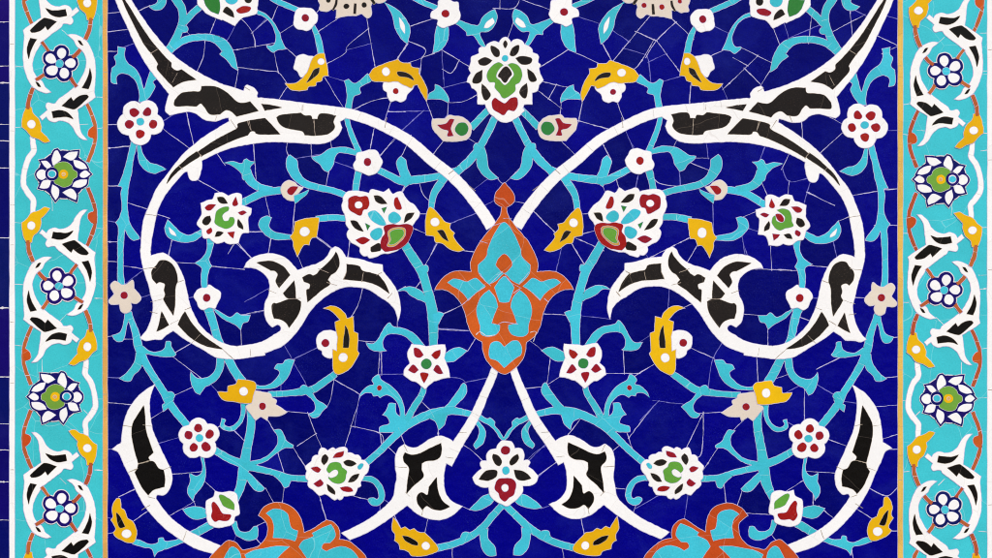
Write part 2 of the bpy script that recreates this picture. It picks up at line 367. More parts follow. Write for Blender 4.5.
DATA = r"""
# ---------------- axis motifs
@lotus_flower|palmette|axis|3|white lotus palmette with black petals and a green heart, above the orange medallion|
petal_base W Z3 p: 265,42 250,40 230,50 218,70! 195,62 180,65 150,80! 140,95 120,95 105,105 105,130! 85,140 65,150 60,175 55,195! 50,215 60,240! 45,265 38,290! 55,300 65,325! 80,330 95,350 98,415! 140,415! 150,440 165,465 190,485 225,510 265,515 300,500 330,480 345,465! 360,450 350,435! 358,415! 402,415! 402,350! 430,340 440,310! 465,280! 448,245 440,215! 450,195 435,180 440,150 430,135! 405,125! 400,105 385,90 360,80! 345,60 320,50 300,55 285,70!
petal K C1 p: 752,245 764,265 752,288 740,265
petal K C1 p: 668,275 712,300 715,335 690,338 668,305
petal K C1 p: 832,272 830,308 805,335 780,328 795,290
petal K C1 p: 588,365! 630,345 672,362! 640,390 600,388
petal K C1 p: 815,350! 850,338 908,350 900,380 850,385
petal K C1 p: 612,422! 610,480 585,500 555,492 575,445
petal K C1 p: 885,415! 920,440 938,480 910,490 892,470
petal K C1 p: 612,505! 640,530 662,570 640,600 622,590 610,545
petal K C1 p: 880,500! 885,550 870,590 838,560 850,525
bead T C1 c: 750,350,18
heart G C1 p: 712,375 750,400! 790,380 830,395 852,440 840,490 812,510 810,545 760,585 735,585 715,555 690,525 690,495 655,490 642,450 665,405
seed_rim W C1 p1: 722,412 760,390 800,440 785,470 750,508 718,478 700,455
seed K C1 p2: 730,420 760,400 790,440 775,465 750,497 725,470 710,455
cup R C2 p: 690,108 715,125 750,140 785,110 820,108 825,150 805,185 770,180 742,210 712,195 680,175 672,135
@medallion|medallion|axis|3|orange and turquoise interlaced medallion where the white scrolls cross|
frame O C4 h745: 745,-200 730,-195 722,-150 682,-90 640,-40 600,10 562,80 542,140 548,190! 460,186 400,208 350,258 328,298! 380,298 430,320 470,358 492,395 512,445 528,515 562,578 612,612! 618,670 640,725 690,778 745,805
finial O C4 h747: 747,-345 725,-320 695,-285 685,-245 700,-215 735,-195 747,-193
panel T C4 h745: 745,-105 690,-40 650,50 640,100 590,150! 592,190 612,225 655,265! 700,240 745,200
bud O C4 h745 1: 745,85 715,108 697,145 712,170 745,198
panel T C4 p: 408,255! 440,235 480,240 520,252 545,240! 575,230 605,255 630,278! 595,300 560,330 530,360! 505,325 470,295 440,278
panel T C4 p: 1082,255! 1050,235 1010,240 970,252 945,240! 915,230 885,255 860,278! 895,300 930,330 960,360! 985,325 1020,295 1050,278
panel T C4 h746: 746,220 688,285! 702,325 718,370! 746,374
panel T C4 p: 652,302! 610,340 585,395 582,445 600,510 605,560 640,578 690,570 715,540 718,512! 668,500! 680,460 705,400! 690,345
panel T C4 p: 838,302! 880,340 905,395 908,445 890,510 885,560 850,578 800,570 775,540 772,512! 822,500! 810,460 785,400! 800,345
heart T C5 p: 655,180! 665,145 690,130 715,132 745,165! 775,140 800,125 830,130 848,165 845,205 810,230 745,285! 705,245 660,225
cut J C4 j: 660,262 690,235 735,188;750,205 780,250 850,290;655,300 690,345;840,290 800,320;600,200 625,240 665,275;895,190 860,235 835,262;630,282 580,315 530,362;870,285 920,320 960,360;705,508 745,492 830,505;740,-130 790,-130;680,-85 745,-108;490,392 540,348;985,350 1010,372;600,5 650,20
cut JW C5 j: 575,90 600,70 640,95 690,88;900,75 935,70 920,130
@lotus_flower|palmette|axis|3|white lotus with black side petals and a red flower heart, below the medallion|
petal_base W Z4 p: 300,40 345,50 365,80 370,100! 400,95 430,110 440,150 435,190! 470,185 485,205 470,235! 510,265 545,310! 530,350 490,375 430,380! 430,420 405,460 360,500 310,530 275,515 225,490 185,445 175,390! 130,390 80,365 55,315! 90,275 125,250! 112,215 125,192 160,192! 160,150 180,115 210,105 235,100! 245,70 270,45
bud R C6 c: 753,332,26
petal K C6 p: 680,355! 710,365 730,400 715,425 690,410 675,375
petal K C6 p: 825,355! 832,380 810,410 785,420 778,400 800,370
petal K C6 p: 595,505! 625,465 660,450 700,455 695,490 650,512
petal K C6 p: 805,450! 850,455 885,475 905,500! 860,512 820,500
bead T C6 c: 755,453,22
heart R C7 p: 712,85 750,80 790,82 815,110 810,150 800,180 775,195 748,218 720,195 712,170 690,145 695,110
bead W C7 c1: 750,137,20
# ---------------- white scroll
@arabesque_scroll|scroll|m|2|long white arabesque scroll with black inlays, spiralling through the {s} half|
band W B2 s: 100,122,36 250,142,44 350,158,48 450,172,52 600,193,58 700,214,60 800,250,60 900,298,60 990,348,60 1060,400,62 1150,480,64 1270,575,64 1370,680,66 1460,800,68 1510,880,70
band W A1 p: 60,-80! 92,0 120,70 165,165 212,270 262,362 315,440 372,512 415,565! 400,610 393,665 420,692! 470,680 530,670 580,684 625,718 690,728 735,715 772,706! 775,728! 690,778 600,838 520,905 460,970 400,1050 340,1130 300,1220 265,1310 250,1390 243,1500! 304,1520! 310,1440 325,1360 345,1270 380,1190 430,1120 500,1040 525,1030! 535,1070 560,1085 592,1070 612,1000 610,965! 700,920 820,880 990,854 1140,855 1290,864 1370,852 1430,810 1452,765! 1440,730! 1480,705! 1440,660! 1340,640 1090,610 955,588 945,555 920,525 885,510! 872,515 862,545! 800,525 720,498 600,440 480,362 400,290 305,175 235,75 188,0 150,-60!
inlay K A1 p: 115,-40! 135,0 160,60 215,170 265,265 320,335 350,385! 345,415 395,475 440,522! 500,490 575,478! 490,418! 460,425 430,405 428,378! 380,330 300,235 230,130 175,40 150,0 145,-40!
inlay K A2 p: 450,120! 490,80 550,70 600,68 610,38! 690,40 760,75 820,130 860,138 900,130! 950,185! 820,218! 790,190 755,180 720,205! 660,205 630,165 605,140 580,158! 520,155 450,155
inlay K A2 p: 900,243! 990,230! 1030,270 1080,325! 950,325 930,308 905,308 888,330! 800,362 700,408 608,458! 588,432! 640,395 720,345 820,292 830,262
inlay K A2 p: 580,430! 600,455 540,495 490,530 440,575 400,622! 430,560 480,510 530,465
inlay K B2 p: 130,145! 180,150 250,165! 150,182!
inlay K B2 p: 220,225! 250,210 365,198! 390,215 425,215 432,235! 465,235! 478,205 520,203 575,215! 560,250 568,285 530,322 455,333 390,330! 375,308 330,298 270,285 235,258
band W A4 p: 243,40! 245,100 258,165 285,250 305,330 318,385 312,450 290,520 265,560 240,588! 275,605 320,598 370,598! 400,570 440,545! 500,590 560,625 620,660 700,705 800,715 880,707 990,690! 990,628! 880,635 800,635 720,610 650,560 600,510 565,450 540,390 520,300 500,220 460,140 420,100 380,78 330,85 305,95! 304,40!
inlay K A4 p: 360,125 400,125 440,155 462,210 465,250! 452,290 450,380 440,452! 400,390 380,355! 392,330 385,300 390,265 360,252 340,262! 315,230 312,185 340,150
inlay K A4 p: 370,430! 395,475 412,510! 380,530 340,548! 355,500
inlay K A4 p: 510,430! 545,490 590,545 640,590 738,655! 640,637 548,588 468,508! 490,460
band W B4 p: 25,165! 45,130 100,95 180,80 260,100 310,140 345,182! 400,160 470,138 520,100 545,55! 572,38! 610,60 635,102! 720,115 800,140 855,148! 858,188! 900,240 945,310 962,390 962,440 948,488! 930,420 890,375 850,350 780,302 720,285 640,282 560,310 480,365 420,430 370,510 330,565 260,632 180,667 100,693 -20,712! -20,637! 80,624 150,602 205,568 240,546 246,524 226,508 194,524! 163,490 147,440 150,380 172,330 178,270 160,220 110,180 60,165
inlay K B4 p: 100,135! 150,128 200,130 260,160 300,210! 270,245 235,285! 215,250 222,225 228,205 210,185 185,182! 145,160
inlay K B4 p: 325,245! 332,300 335,350! 300,350 280,345 260,320! 290,285
inlay K B4 p: 240,375! 300,354 340,356 365,370! 360,420 335,470 295,525! 275,495 240,475 205,470! 193,430 192,390 205,378! 220,382
inlay K B4 p: 375,225! 415,205 440,215 465,200! 480,180 520,145 560,100 575,72! 590,100 595,150 575,190 545,210 525,240! 540,265 490,300 450,335 405,372! 400,300 415,295 420,265 385,250!
inlay K B4 p: 640,145! 700,152 720,160! 735,185 775,195 830,210! 870,260 895,320! 830,275 760,250 690,242 625,235! 640,190
cut JB A1 j: 302,322 346,294;432,497 466,438
cut JB A2 j: 583,425 612,462;470,513 496,536;893,243 907,304;784,235 820,290;690,245 705,205
cut JB B2 j: 445,237 452,334;375,148 373,182;45,245 66,302;24,40 60,62;880,225 870,285
cut JB A3 j: 270,325 346,336
cut JB A4 j: 258,172 335,165;303,372 372,354;468,252 506,240;508,417 546,405;424,505 470,480;345,440 300,430
cut JB A5 j: 552,137 602,88;738,178 805,236;900,170 905,215
cut JB B4 j: 468,170 532,196;740,195 729,252;290,353 366,349;520,255 582,272;852,192 820,212;884,350 912,318;170,300 220,320;640,190 620,240
cut JB C3 j: 535,155 575,185;410,85 440,60
@arabesque_leaf|leaf|m|2.1|white arabesque leaf with two black inlays on the band below the medallion, {s} side|
band W C5 s: 702,262,42 662,368,46 624,452,49 572,570,55 520,660,58 472,735,61 430,810,64 402,862,66
band W C7 p: 445,-45! 410,-30 392,10 383,70 385,130 400,180 440,222 495,248! 480,262 435,302 370,328 300,325 235,300 185,262 162,243! 80,305 0,360 -80,407 -180,450! -230,408! -150,370 -60,320 40,240 80,188 92,120 100,70 92,10 92,-50 112,-100 148,-125! 185,-105 230,-110 290,-150 350,-175 400,-165 432,-148! 470,-120!
inlay K2 C6 p: 150,345! 190,360 240,350 300,320 365,290! 370,330 360,370 330,390 280,395 250,410! 250,450 260,490 200,545 160,590! 165,520 175,440 145,400 140,370
inlay K2 C7 p: 340,75! 345,140 370,210 418,250! 370,270 320,265 280,245 255,270! 225,225 225,185 250,165 285,180 295,130!
cut JB C6 j: 392,372 440,378;475,225 520,225;145,300 165,340;90,430 160,435
cut JB C7 j: 150,160 180,190;250,300 260,260
@arabesque_leaf|leaf|m|2.2|tall white horn leaf with two black inlays curling beside the {s} border at the bottom|
band W A6 p: 330,-65! 260,-20 210,30 165,100 140,180 126,290! 105,300 70,325! 112,348 140,410 175,480 215,570 265,660 320,730 390,800 470,860 560,915 650,945 700,960! 725,905! 620,860 520,808 430,740 370,670 335,620! 345,600 385,600 420,560 434,500 425,450 400,395 360,310 320,220 302,130 298,50 308,-10
inlay K2 A6 p: 262,65! 270,130 275,210 300,290 320,345! 290,375 300,392! 230,408! 210,340 192,250 195,180 220,130
inlay K2 A6 p: 230,418! 270,402 320,400 350,440 380,450! 390,500 385,550! 320,570 290,600! 250,550 210,465! 225,440
# ---------------- vines
cut JB A6 j: 138,184 192,190;258,180 312,188;228,414 302,394;172,462 228,440;380,450 425,430;250,690 300,660
cut JB A7 j: 330,200 288,188;520,395 500,450
@scroll_vine|vine|m|1|turquoise vine with a lobed curl leaf behind the top of the {s} horn|
stem T A1 p: 105,278! 155,288! 148,330 165,375 210,410 240,455 262,530 275,500 300,425! 350,380! 350,470! 320,490 332,520 310,565 290,590 275,612! 232,612! 235,560 215,490 180,455 135,440 100,460 103,505! 65,490 70,410! 95,385 85,340 105,320
@scroll_vine|vine|m|1|turquoise forked vine rising from the {s} horn to the top edge|
stem T A1 s: 380,330,50 425,285,50 470,200,46 495,120,46 490,50,48 460,0,52 440,-40,60
stem T A1 s: 500,140,40 560,75,40 625,20,36
knob T A1 p: 485,140! 520,155 530,180 515,195 480,190
leaf T A1 s: 410,320,30 480,255,40 560,227,42 650,225,42 710,245,52 755,290,60
leaf T A1 p: 690,212 750,235 790,285 815,350 828,425! 790,400 760,360 715,325! 740,300 735,285 700,250
@vine_leaf|leaf|m|1|small turquoise hook leaf cut by the top edge near the {s} horn|
leaf T A1 p: 330,-20! 345,0 335,20 290,38! 320,60 360,60 390,35 400,0 395,-20!
@lily_flower|palmette|m|3|white palmette with green, red and black petals cut by the top edge, {s} half|
petal_base W A1 p: 590,-50! 585,0 590,30 640,80 690,105 730,122! 735,118! 810,155! 850,110 900,95 940,80 945,40 950,0 950,-50!
petal G2 A1 p: 620,-10! 640,40 670,70 710,85! 720,50 715,0 700,-15
petal R A1 p: 820,60 860,38 905,45 890,70 840,80
petal K A1 p: 738,70! 760,42 795,70 805,105! 770,90
bead T A1 c: 790,-12,38
petal K A1 c: 890,-5,22
@vine_leaf|leaf|m|1|turquoise curved leaf hanging from the palmette at the top, {s} half|
leaf T B1 p: 90,55! 150,80 200,130 235,190 255,250 278,295! 230,300 200,315 165,290 158,270! 200,270 215,220 190,150 150,105 100,85!
@blossom|flower|m|3|small white blossom with a red dot, high on the {s} half above a yellow bud|
petal_base W B1 p: 350,50 400,48 435,55 465,90 462,130 445,150 425,175 400,185 375,178 345,175 322,150 325,115 328,85
bead R B1 c: 392,108,21
@scroll_vine|vine|m|1|turquoise vine through the high white blossom of the {s} half|
stem T B1 s: 140,-40,30 230,10,34 350,62,32
stem T B1 s: 430,140,22 465,220,36 490,340,38
@leaf_bud|bud|m|3.3|curved yellow leaf bud with a white dot, nestling a white flower, top of {s} half|
leaf Y B1 p: 505,320! 525,400 530,455! 500,460 490,485 460,495 455,515 415,520 405,540! 350,545 310,540 285,520 270,500! 340,495 400,435 430,360 465,325
bead W B1 c: 487,370,18
inlay K B1 p: 475,408! 470,440 430,475 400,495! 425,455 445,420
@blossom|flower|m|3|plain white blossom without a dot, inside the curve of a yellow bud, {s} half|
petal_base W B1 p: 340,340 375,325 410,335 450,345 440,400 400,440 385,455 365,465 345,430 322,410 330,375
@blossom|flower|m|2.9|beige flower head with dark dots cut by the top edge, {s} half|Kd
petal_base E B1 p: 470,-60! 468,0 480,30 475,60 520,70 555,55 580,60! 575,110! 620,100 655,95 700,95 730,85 765,110 790,85 785,40! 800,10 830,20 860,15 885,-10 880,-60!
bead K B1 c: 638,38,15
bead K B1 c: 745,30,14
inlay K B1 s: 692,22,12 688,82,14
inlay K B1 s: 580,0,10 575,30,12 558,58,8
inlay K B1 s: 790,-5,14 808,22,12
bead K B1 c: 530,2,12
@vine_leaf|leaf|m|1|turquoise teardrop leaf with a white eye under the beige flower, {s} half|
leaf T B1 p: 840,-30! 860,10 900,30 960,70 1005,130 1022,180 1005,265! 965,230 930,170 915,100 890,50
inlay W C1 p: 115,105! 145,150 148,200! 125,165
@blossom|flower|m|3|white blossom with a red dot beside the top lotus, {s} of it|
petal_base W C1 p: 350,5 400,-5 440,10 470,15 475,60 482,100 455,140 410,155 380,168 345,150 345,120 305,105 310,70 345,45
bead R C1 c: 393,82,22
@scroll_vine|vine|m|1|turquoise stem with a white-eyed leaf joining blossom to top lotus, {s} side|
stem T C1 s: 195,-20,34 260,15,32 345,50,30
leaf T C1 p: 690,55! 645,75 610,110 590,150 545,145 490,125 440,105! 450,140! 515,190 520,215 560,215 600,270 640,290! 600,200 650,190 690,150 705,100
inlay W C1 p: 675,110! 685,135 650,165 625,165! 640,135
@vine_leaf|leaf|m|1|plain turquoise leaf hanging under the blossom beside the top lotus, {s} side|
leaf T C1 p: 345,140! 330,200 325,260 315,320! 360,305 395,265 412,215 410,140!
@leaf_bud|bud|m|3.3|long yellow bud with dot and black slit above the white band, {s} half|
leaf Y C1 p: 110,355! 130,375 185,378! 190,400 235,410! 235,440 260,480 285,545 280,612! 250,560 225,510! 200,515 190,530 150,515 100,490 50,495 0,490 -45,485 -68,450! -40,412 10,388 60,370
bead W C1 c: 36,430,22
inlay K C1 p: 105,432 150,435 185,455 200,480 170,465 115,455
@blossom|flower|m|3|white blossom with a red dot hanging below the long yellow bud, {s} half|
petal_base W C2 p: 20,20 60,-5 100,-5 150,5 200,30 195,55 165,85 155,115 125,132 95,122 65,130 45,100 42,75 20,55
bead R C2 c: 95,67,16
@scroll_vine|vine|m|1|turquoise vine passing behind the upper white band to a white blossom, {s} half|
stem T B2 p: 625,5! 650,-5! 695,18 765,-40! 795,0 722,45 724,80 690,95 680,110 665,195! 622,195! 640,110 635,50
stem T B2 s: 640,180,34 645,250,30 670,330,32 715,435,34
@tulip_bud|bud|m|3|beige tulip bud with red and green petals, {s} of the top lotus|
petal_base E C2 p: 315,232! 390,232! 410,212 450,215 500,225 540,260 550,300 530,350 470,368 380,368! 350,335 320,300 310,260
petal R C2 p: 345,270! 395,262 420,235 445,238! 425,290 440,335! 405,335 410,305 370,292
petal G2 C2 p: 450,300 470,262 510,258 530,290 515,325 480,332
@vine_leaf|leaf|m|1|small turquoise crescent leaf above the beige tulip bud, {s} half|
leaf T C2 p: 330,25! 370,45 410,100 412,140! 370,118 320,115 285,118! 295,80 325,60
@scroll_vine|vine|m|1|turquoise vine descending from the top lotus towards the white band, {s} side|
stem T C2 s: 430,590,44 475,540,46 540,480,50 600,400,44 650,310,44 690,225,44
stem T C2 s: 660,170,40 600,230,40 545,290,42
leaf T C3 p: 580,-20! 620,-90! 640,-40 655,50 712,108! 670,120 635,105 598,65 580,25
knob T C2 p: 590,380! 565,385 562,415 575,425!
# left edge vine
@rosette|flower|m|3|white five-lobed rosette with burgundy petals at upper {s}, beside the horn|
petal_base W A2 l: 242,250 200,190,62 285,185,62 320,265,62 240,325,66 170,265,66
petal R A2 p: 180,180 207,170 235,192 225,212 205,222 184,208
petal R A2 p: 258,195 285,165 305,180 302,208 282,215 265,212
petal R A2 p: 296,268 310,242 336,246 342,268 328,288 308,288
petal R A2 p: 218,312 240,300 266,312 262,335 240,350 222,340
petal R A2 p: 150,262 168,242 198,250 202,268 182,290 160,285
bead T A2 c: 242,250,22
@scroll_vine|vine|m|1|turquoise vine running down along the {s} border from rosette to beige flower|
stem T A3 p: 185,-110! 225,-110! 210,-40 200,0 190,80 172,160 165,260 170,330 185,390 230,450 240,475! 200,482 170,460 150,420! 145,480 140,560 140,660 150,750! 105,750! 104,660 105,560 105,480 110,410 92,375! 115,345 130,290 125,200 130,165 105,160! 135,90 160,0
leaf T A3 p: 222,-95! 242,-95! 262,-30 300,15 350,28 400,55! 360,72 322,82 280,68 250,40 230,0
@blossom|flower|m|3|beige five-petal flower with a red dot against the {s} border strip|
petal_base E A4 p: 90,245 130,268! 160,265 195,240 205,265 205,290! 248,345 220,380 185,378! 190,400 180,430 150,440 125,425 115,385! 70,388 52,365 85,325! 62,275
bead R A4 c: 145,332,21
@scroll_vine|vine|m|1|turquoise leafy vine descending from the beige flower to the lower rosette, {s} side|
leaf T A5 p: 150,-45! 135,40 115,75 72,92! 95,125 130,130 150,100 160,40 180,-20 185,-45!
stem T A5 s: 170,-45,40 190,10,36 215,80,44 235,170,52 290,290,44 380,430,44 410,490,48 470,570,46 540,650,44
leaf T A5 p: 215,190! 205,250 165,310 115,350! 150,368 185,365 205,330 245,290 258,230 270,195!
leaf T A5 p: 235,140! 300,185 345,190 385,170 395,125! 425,130 430,160 458,205! 440,220 380,222 330,215 260,200!
knob T A5 p: 385,430! 430,430 450,450 440,475 425,500!
knob T A6 p: 370,60! 445,20! 430,60 400,85 380,102!
# palmette 225,217
@star_flower|palmette|m|3|white star-shaped palmette with red and black petals and a green crescent, {s} scroll|
petal_base W A3 p: 690,200! 730,195 770,215! 815,198 850,210 850,270! 910,290! 905,325 888,350 895,435! 850,445 830,500! 780,505 745,490! 700,500 655,470! 620,465 610,415! 582,385 600,345 610,320 605,260! 650,240 675,235
petal K A3 p: 705,225! 740,225 765,260! 730,260 710,245
petal R A3 p: 630,285! 655,268 695,268! 665,300 640,300
petal K A3 p: 615,375 630,345 660,335! 665,365 640,390
petal R A3 p: 640,425 665,408 672,430 650,445
petal K A3 p: 690,460! 705,430 740,435! 720,455
petal R A3 p: 765,435! 808,430! 800,470! 780,455
petal K A3 p: 830,355! 855,390 858,415! 830,400 825,375
petal R A3 p: 830,315! 860,305 880,315! 850,330
petal R A3 p: 795,260 815,222! 828,265 805,275
<crescent G A3 p: 770,282 735,285 700,310 692,350 690,378 720,400 760,412 795,395 808,365 800,345! 780,345 772,364 745,365 733,340 745,318 770,302
>crescent G Z6 p: 255,200! 300,190 350,205 370,250 372,290 385,325 350,340 320,345 280,362 240,340 215,300 220,260! 240,245 250,285 285,300 312,290 318,255 290,225
>bead R Z6 p: 245,235 285,235 308,270 300,295 265,280
@vine_leaf|leaf|m|1|turquoise leaf with a white eye beside the star palmette, {s} scroll|
leaf T A3 p: 405,355! 450,400 480,430 530,450 580,430 625,405! 625,445! 570,485 510,495 450,485 405,460 388,410
inlay W A3 p: 415,405! 450,440 455,455! 425,440
@scroll_vine|vine|m|1|turquoise vine with a forked leaf from star palmette to beige bud, {s} scroll|
stem T B3 s: -10,275,44 20,255,44 120,205,44 180,190,44 260,180,44
stem T B3 s: 30,50,62 60,120,56 110,160,46 190,182,42
leaf T A2 p: 745,495! 800,488 850,500 862,480 880,470! 900,485 935,490! 905,520 905,560 912,610! 860,600 845,560 800,520
@scroll_vine|vine|m|1|turquoise thorned stem between star palmette and white blossom inside the {s} scroll|
stem T A4 p: 640,-10! 690,-10! 668,80 655,120 672,155! 655,185 645,230 645,295! 610,295! 605,220 608,165 565,140! 610,110 640,60
@blossom|flower|m|3|white blossom with a red dot inside the {s} scroll|
petal_base W A4 p: 600,290 640,285 655,268 690,290 720,310 722,345 705,380 690,410 655,405 620,420 590,400 580,370 562,340 575,310
bead R A4 c: 640,347,22
@scroll_vine|vine|m|1|turquoise stem below the scroll blossom, crossing behind the band to a yellow bud, {s} side|
stem T A4 s: 645,400,54 680,500,50 710,600,46 770,715,50 810,790,52 855,850,52
leaf T A4 p: 670,405! 720,430 760,455 790,460 820,435 850,450 902,450! 890,490 860,500 845,540! 810,510 770,490 720,460
leaf T A5 p: 700,225! 747,225! 740,290 710,350 660,390 630,405 600,448! 570,430 550,390 540,345 545,310! 570,340 600,350 650,340 690,300
@leaf_bud|bud|m|3.4|blocky yellow leaf bud with a white dot beside a beige bud, low {s}|
leaf Y A5 p: 830,355 870,358 925,370 938,400 925,440 910,500! 860,500 800,490 740,480 710,445 705,430! 765,430! 768,395! 815,385! 825,360
bead W A5 c: 862,428,24
@blossom|flower|m|3|beige serrated bud with a red dot tucked under the blocky yellow bud, low {s}|
petal_base E B6 p: 75,-30! 140,-18 180,-10 190,15! 220,30 212,55! 245,75 285,102! 240,125 170,128! 162,152! 125,130! 95,152! 60,110 35,70 60,50 75,20
bead R B6 c: 135,67,20
@vine_leaf|leaf|m|1|turquoise curl leaf springing from the blocky yellow bud, low {s}|
leaf T B5 p: 80,385! 140,395 190,375 225,340 235,310 205,290! 220,265 255,260 270,240 300,235 328,240! 310,290 290,340 250,385 200,410 140,415 80,415!
@scroll_vine|vine|m|1|turquoise stem joining the beige bud to the slotted yellow bud, {s} half|
stem T B5 s: 170,446,36 280,440,36 370,430,44 440,415,44 500,375,44 575,322,38
knob T B5 p: 350,425! 370,392 392,390 420,410!
leaf T B6 p: 370,-20! 430,-25! 460,25 500,50 525,70! 495,100 470,130 435,138 410,115! 445,95 450,60 430,25
@leaf_bud|bud|m|3.3|upright yellow leaf bud with a black slot and serrated edge, {s} half|
leaf Y B5 p: 500,-70! 545,-85 590,-75 630,-40 642,-10! 680,-20! 685,70! 710,80! 705,185! 715,200! 690,250 650,300 590,330! 560,300 555,175! 580,185! 585,100! 575,60 570,10! 600,0! 575,-30 540,-58
bead W B5 c: 619,225,25
inlay K B5 p: 632,35! 645,60 655,110 650,165! 620,165! 622,120 630,70
@blossom|flower|m|3|white blossom with a red dot touching the upright yellow bud, {s} half|
petal_base W B5 p: 460,105 485,75 520,62 560,65 590,85 590,160 555,225 520,225 495,205 490,185 465,165
bead R B5 c: 513,138,22
# centre vines
@scroll_vine|vine|m|1|turquoise curl leaf arching from the red-petalled star flower, {s} half|
leaf T C5 p: -85,135! -40,140 -10,110 10,70 35,32 58,15 80,38 150,52 215,90 270,155! 210,155! 150,100 90,85 40,92 18,130 22,165 40,185! 0,190 -40,185 -70,165
@scroll_vine|vine|m|1|turquoise thorned stem from the large palmette down to the star flower, {s} half|
stem T C4 s: 130,0,50 200,110,56 250,190,56 280,280,52 305,380,60 318,470,64 320,560,54 320,640,48
knob T C4 p: 225,165! 280,150 290,185 265,215!
leaf T C4 p: 100,310! 140,285 190,280 240,300 270,330 300,400! 260,370 220,355 180,330 150,305
leaf T C4 p: 310,445! 350,430 385,440! 370,470 350,510 335,570!
@star_flower|flower|m|3|white star flower with five red petals and a green centre, {s} of the medallion|
petal_base W C5 p: 190,145! 240,150 280,158! 330,150 390,148! 395,180 385,230! 410,290 420,345! 380,350 340,365 320,370 270,415! 240,390 215,370 190,365 140,330! 150,290 180,260! 165,215 170,180
petal R C5 p: 205,170 235,175 260,210! 240,225 210,215
petal R C5 p: 360,180! 360,210 335,235 310,210! 330,190
petal R C5 p: 170,300! 200,268 230,300! 205,318
petal R C5 p: 320,300! 345,270 378,320! 350,322
petal R C5 p: 245,318 290,325 265,378! 250,350
bead G2 C5 c: 278,263,30
@vine_leaf|leaf|m|1|turquoise pointed leaf between star flower and medallion, {s} side|
leaf T C5 p: 380,205! 440,170 480,165 525,185! 490,215 440,250 380,252!
@scroll_vine|vine|m|1|turquoise branching vine under the star flower, running from lotus to band, {s} half|
stem T C6 s: -110,430,40 -10,345,40 80,255,44 160,185,46 260,130,50 350,105,56 440,95,46 545,115,36
stem T C6 s: 265,-50,34 250,0,36 205,70,40 155,160,44
leaf T C6 p: 365,90! 410,50 440,10 470,-30 495,-70 515,-62 522,-20 500,20 460,60 430,95 380,110!
leaf T C6 p: 265,135! 330,160 350,215! 385,180 400,140 410,105! 330,110
leaf T C6 p: 160,150! 100,110 95,50! 55,50 40,85 15,120! 40,130 55,170 0,190 -5,225! 60,225 110,215 160,190!
leaf T B5 p: 810,335 835,328 850,360 900,390 950,440 980,500 990,560 995,610! 960,600! 960,560 950,510 920,470 880,450 840,468! 825,455 800,458 790,440 750,440 715,465! 730,430 770,395 800,385 790,360
bead R B5 c: 836,408,14
@scroll_vine|vine|m|1|turquoise stem from the white band to the bottom lotus, {s} side|
stem T C6 p: 560,95! 640,140 660,135 690,160 690,185 720,220 755,285! 720,260 690,215 650,180 560,135!
leaf T C6 p: 585,150! 620,190 635,230 620,290 575,325! 560,300 585,260 595,210 570,165
@lotus_flower|palmette|m|3|round white palmette with green heart and red and black petals, bottom of {s} half|
petal_base W Z1 p: 185,65! 215,72 240,90! 262,72 285,65 305,80! 335,65 370,58 395,65 410,85 408,108! 440,108 468,125! 500,130 522,150 525,172! 555,175 585,205 592,235 580,275 555,305 540,335! 520,365 525,395 495,410! 485,445 465,475! 420,480 375,485! 365,505 340,515 320,500! 300,518 270,500 240,475 210,465! 185,475 165,478 145,460 110,425! 80,405 65,380 70,350! 50,330 50,300 60,265! 45,240 45,225 75,200 100,180! 105,150 130,130 155,130! 160,100 170,75
petal K Z1 p: 205,215! 185,180 195,140 218,122! 242,150 232,185
petal R Z1 p: 285,152! 310,115 375,98! 370,130 345,148
petal K Z1 p: 372,188! 410,172 460,185 482,205! 440,225 395,215
bead T Z1 p: 497,228 525,203 545,212 525,245 505,250
petal K Z1 p: 415,360! 435,325 465,300 508,290! 490,330 455,358
petal R Z1 p: 345,410! 395,400 440,412 455,438! 415,445 370,435
petal K Z1 p: 232,380! 270,405 300,440 300,468! 265,450 240,425
petal R Z1 p: 118,375! 175,338! 200,370 180,395 150,400
petal R Z1 p: 95,240! 145,230 178,252! 160,278 125,268
heart G Z1 p: 230,250 255,205 300,190 345,200 360,235! 400,265 395,300 385,345 350,370 310,372 270,355 245,325! 255,290 240,275
bead W Z1 p1: 245,305 270,275 305,258 325,275 310,305 270,322
@vine_leaf|leaf|m|1|turquoise hooked tendril curling beside the round palmette, bottom of {s} half|
stem T B7 p: 715,68! 760,65 800,72 845,110 868,170 858,220 825,245 790,240 768,215 775,198 800,195 820,205 832,190 825,150 800,112 760,98 715,95!
@scroll_vine|vine|m|1|turquoise forked trunk fanning between lower rosette and round palmette, {s} half|
stem T A6 s: 885,40,34 905,110,46 905,200,50 880,330,54 865,430,66 845,540,54 805,640,44
stem T A6 s: 670,320,40 780,385,46 860,415,50
leaf T A6 p: 730,140! 755,148 745,175 780,190 825,160 845,110 845,50! 875,50! 870,120 845,175 800,215 750,212 722,190
stem T B7 s: 420,84,38 300,75,36 200,45,36 20,2,44
knob T B7 p: 180,45! 300,75 292,130! 265,135 240,100
leaf T B6 p: 200,210! 240,205 265,240 280,275 320,300! 315,318 270,318 220,350 160,395 100,418 10,440! 10,405! 120,385 180,350 220,300 225,250
leaf T B7 p: 10,20! 60,50 100,90 150,140! 130,158 95,155 60,120 30,70
@rosette|flower|m|3|white five-lobed rosette with burgundy petals, low {s} near the horn leaf|
petal_base W A6 l: 597,258 590,195,58 658,230,58 635,315,62 560,315,62 530,240,58
petal R A6 p: 566,198 580,175 604,180 612,208 592,222 572,215
petal R A6 p: 634,235 655,208 678,218 680,242 660,260 640,255
petal R A6 p: 610,300 632,282 660,302 662,325 640,338 618,328
petal R A6 p: 540,310 562,288 586,308 578,332 556,338 542,328
petal R A6 p: 508,240 520,218 548,222 554,245 540,265 516,258
bead T A6 c: 597,258,22
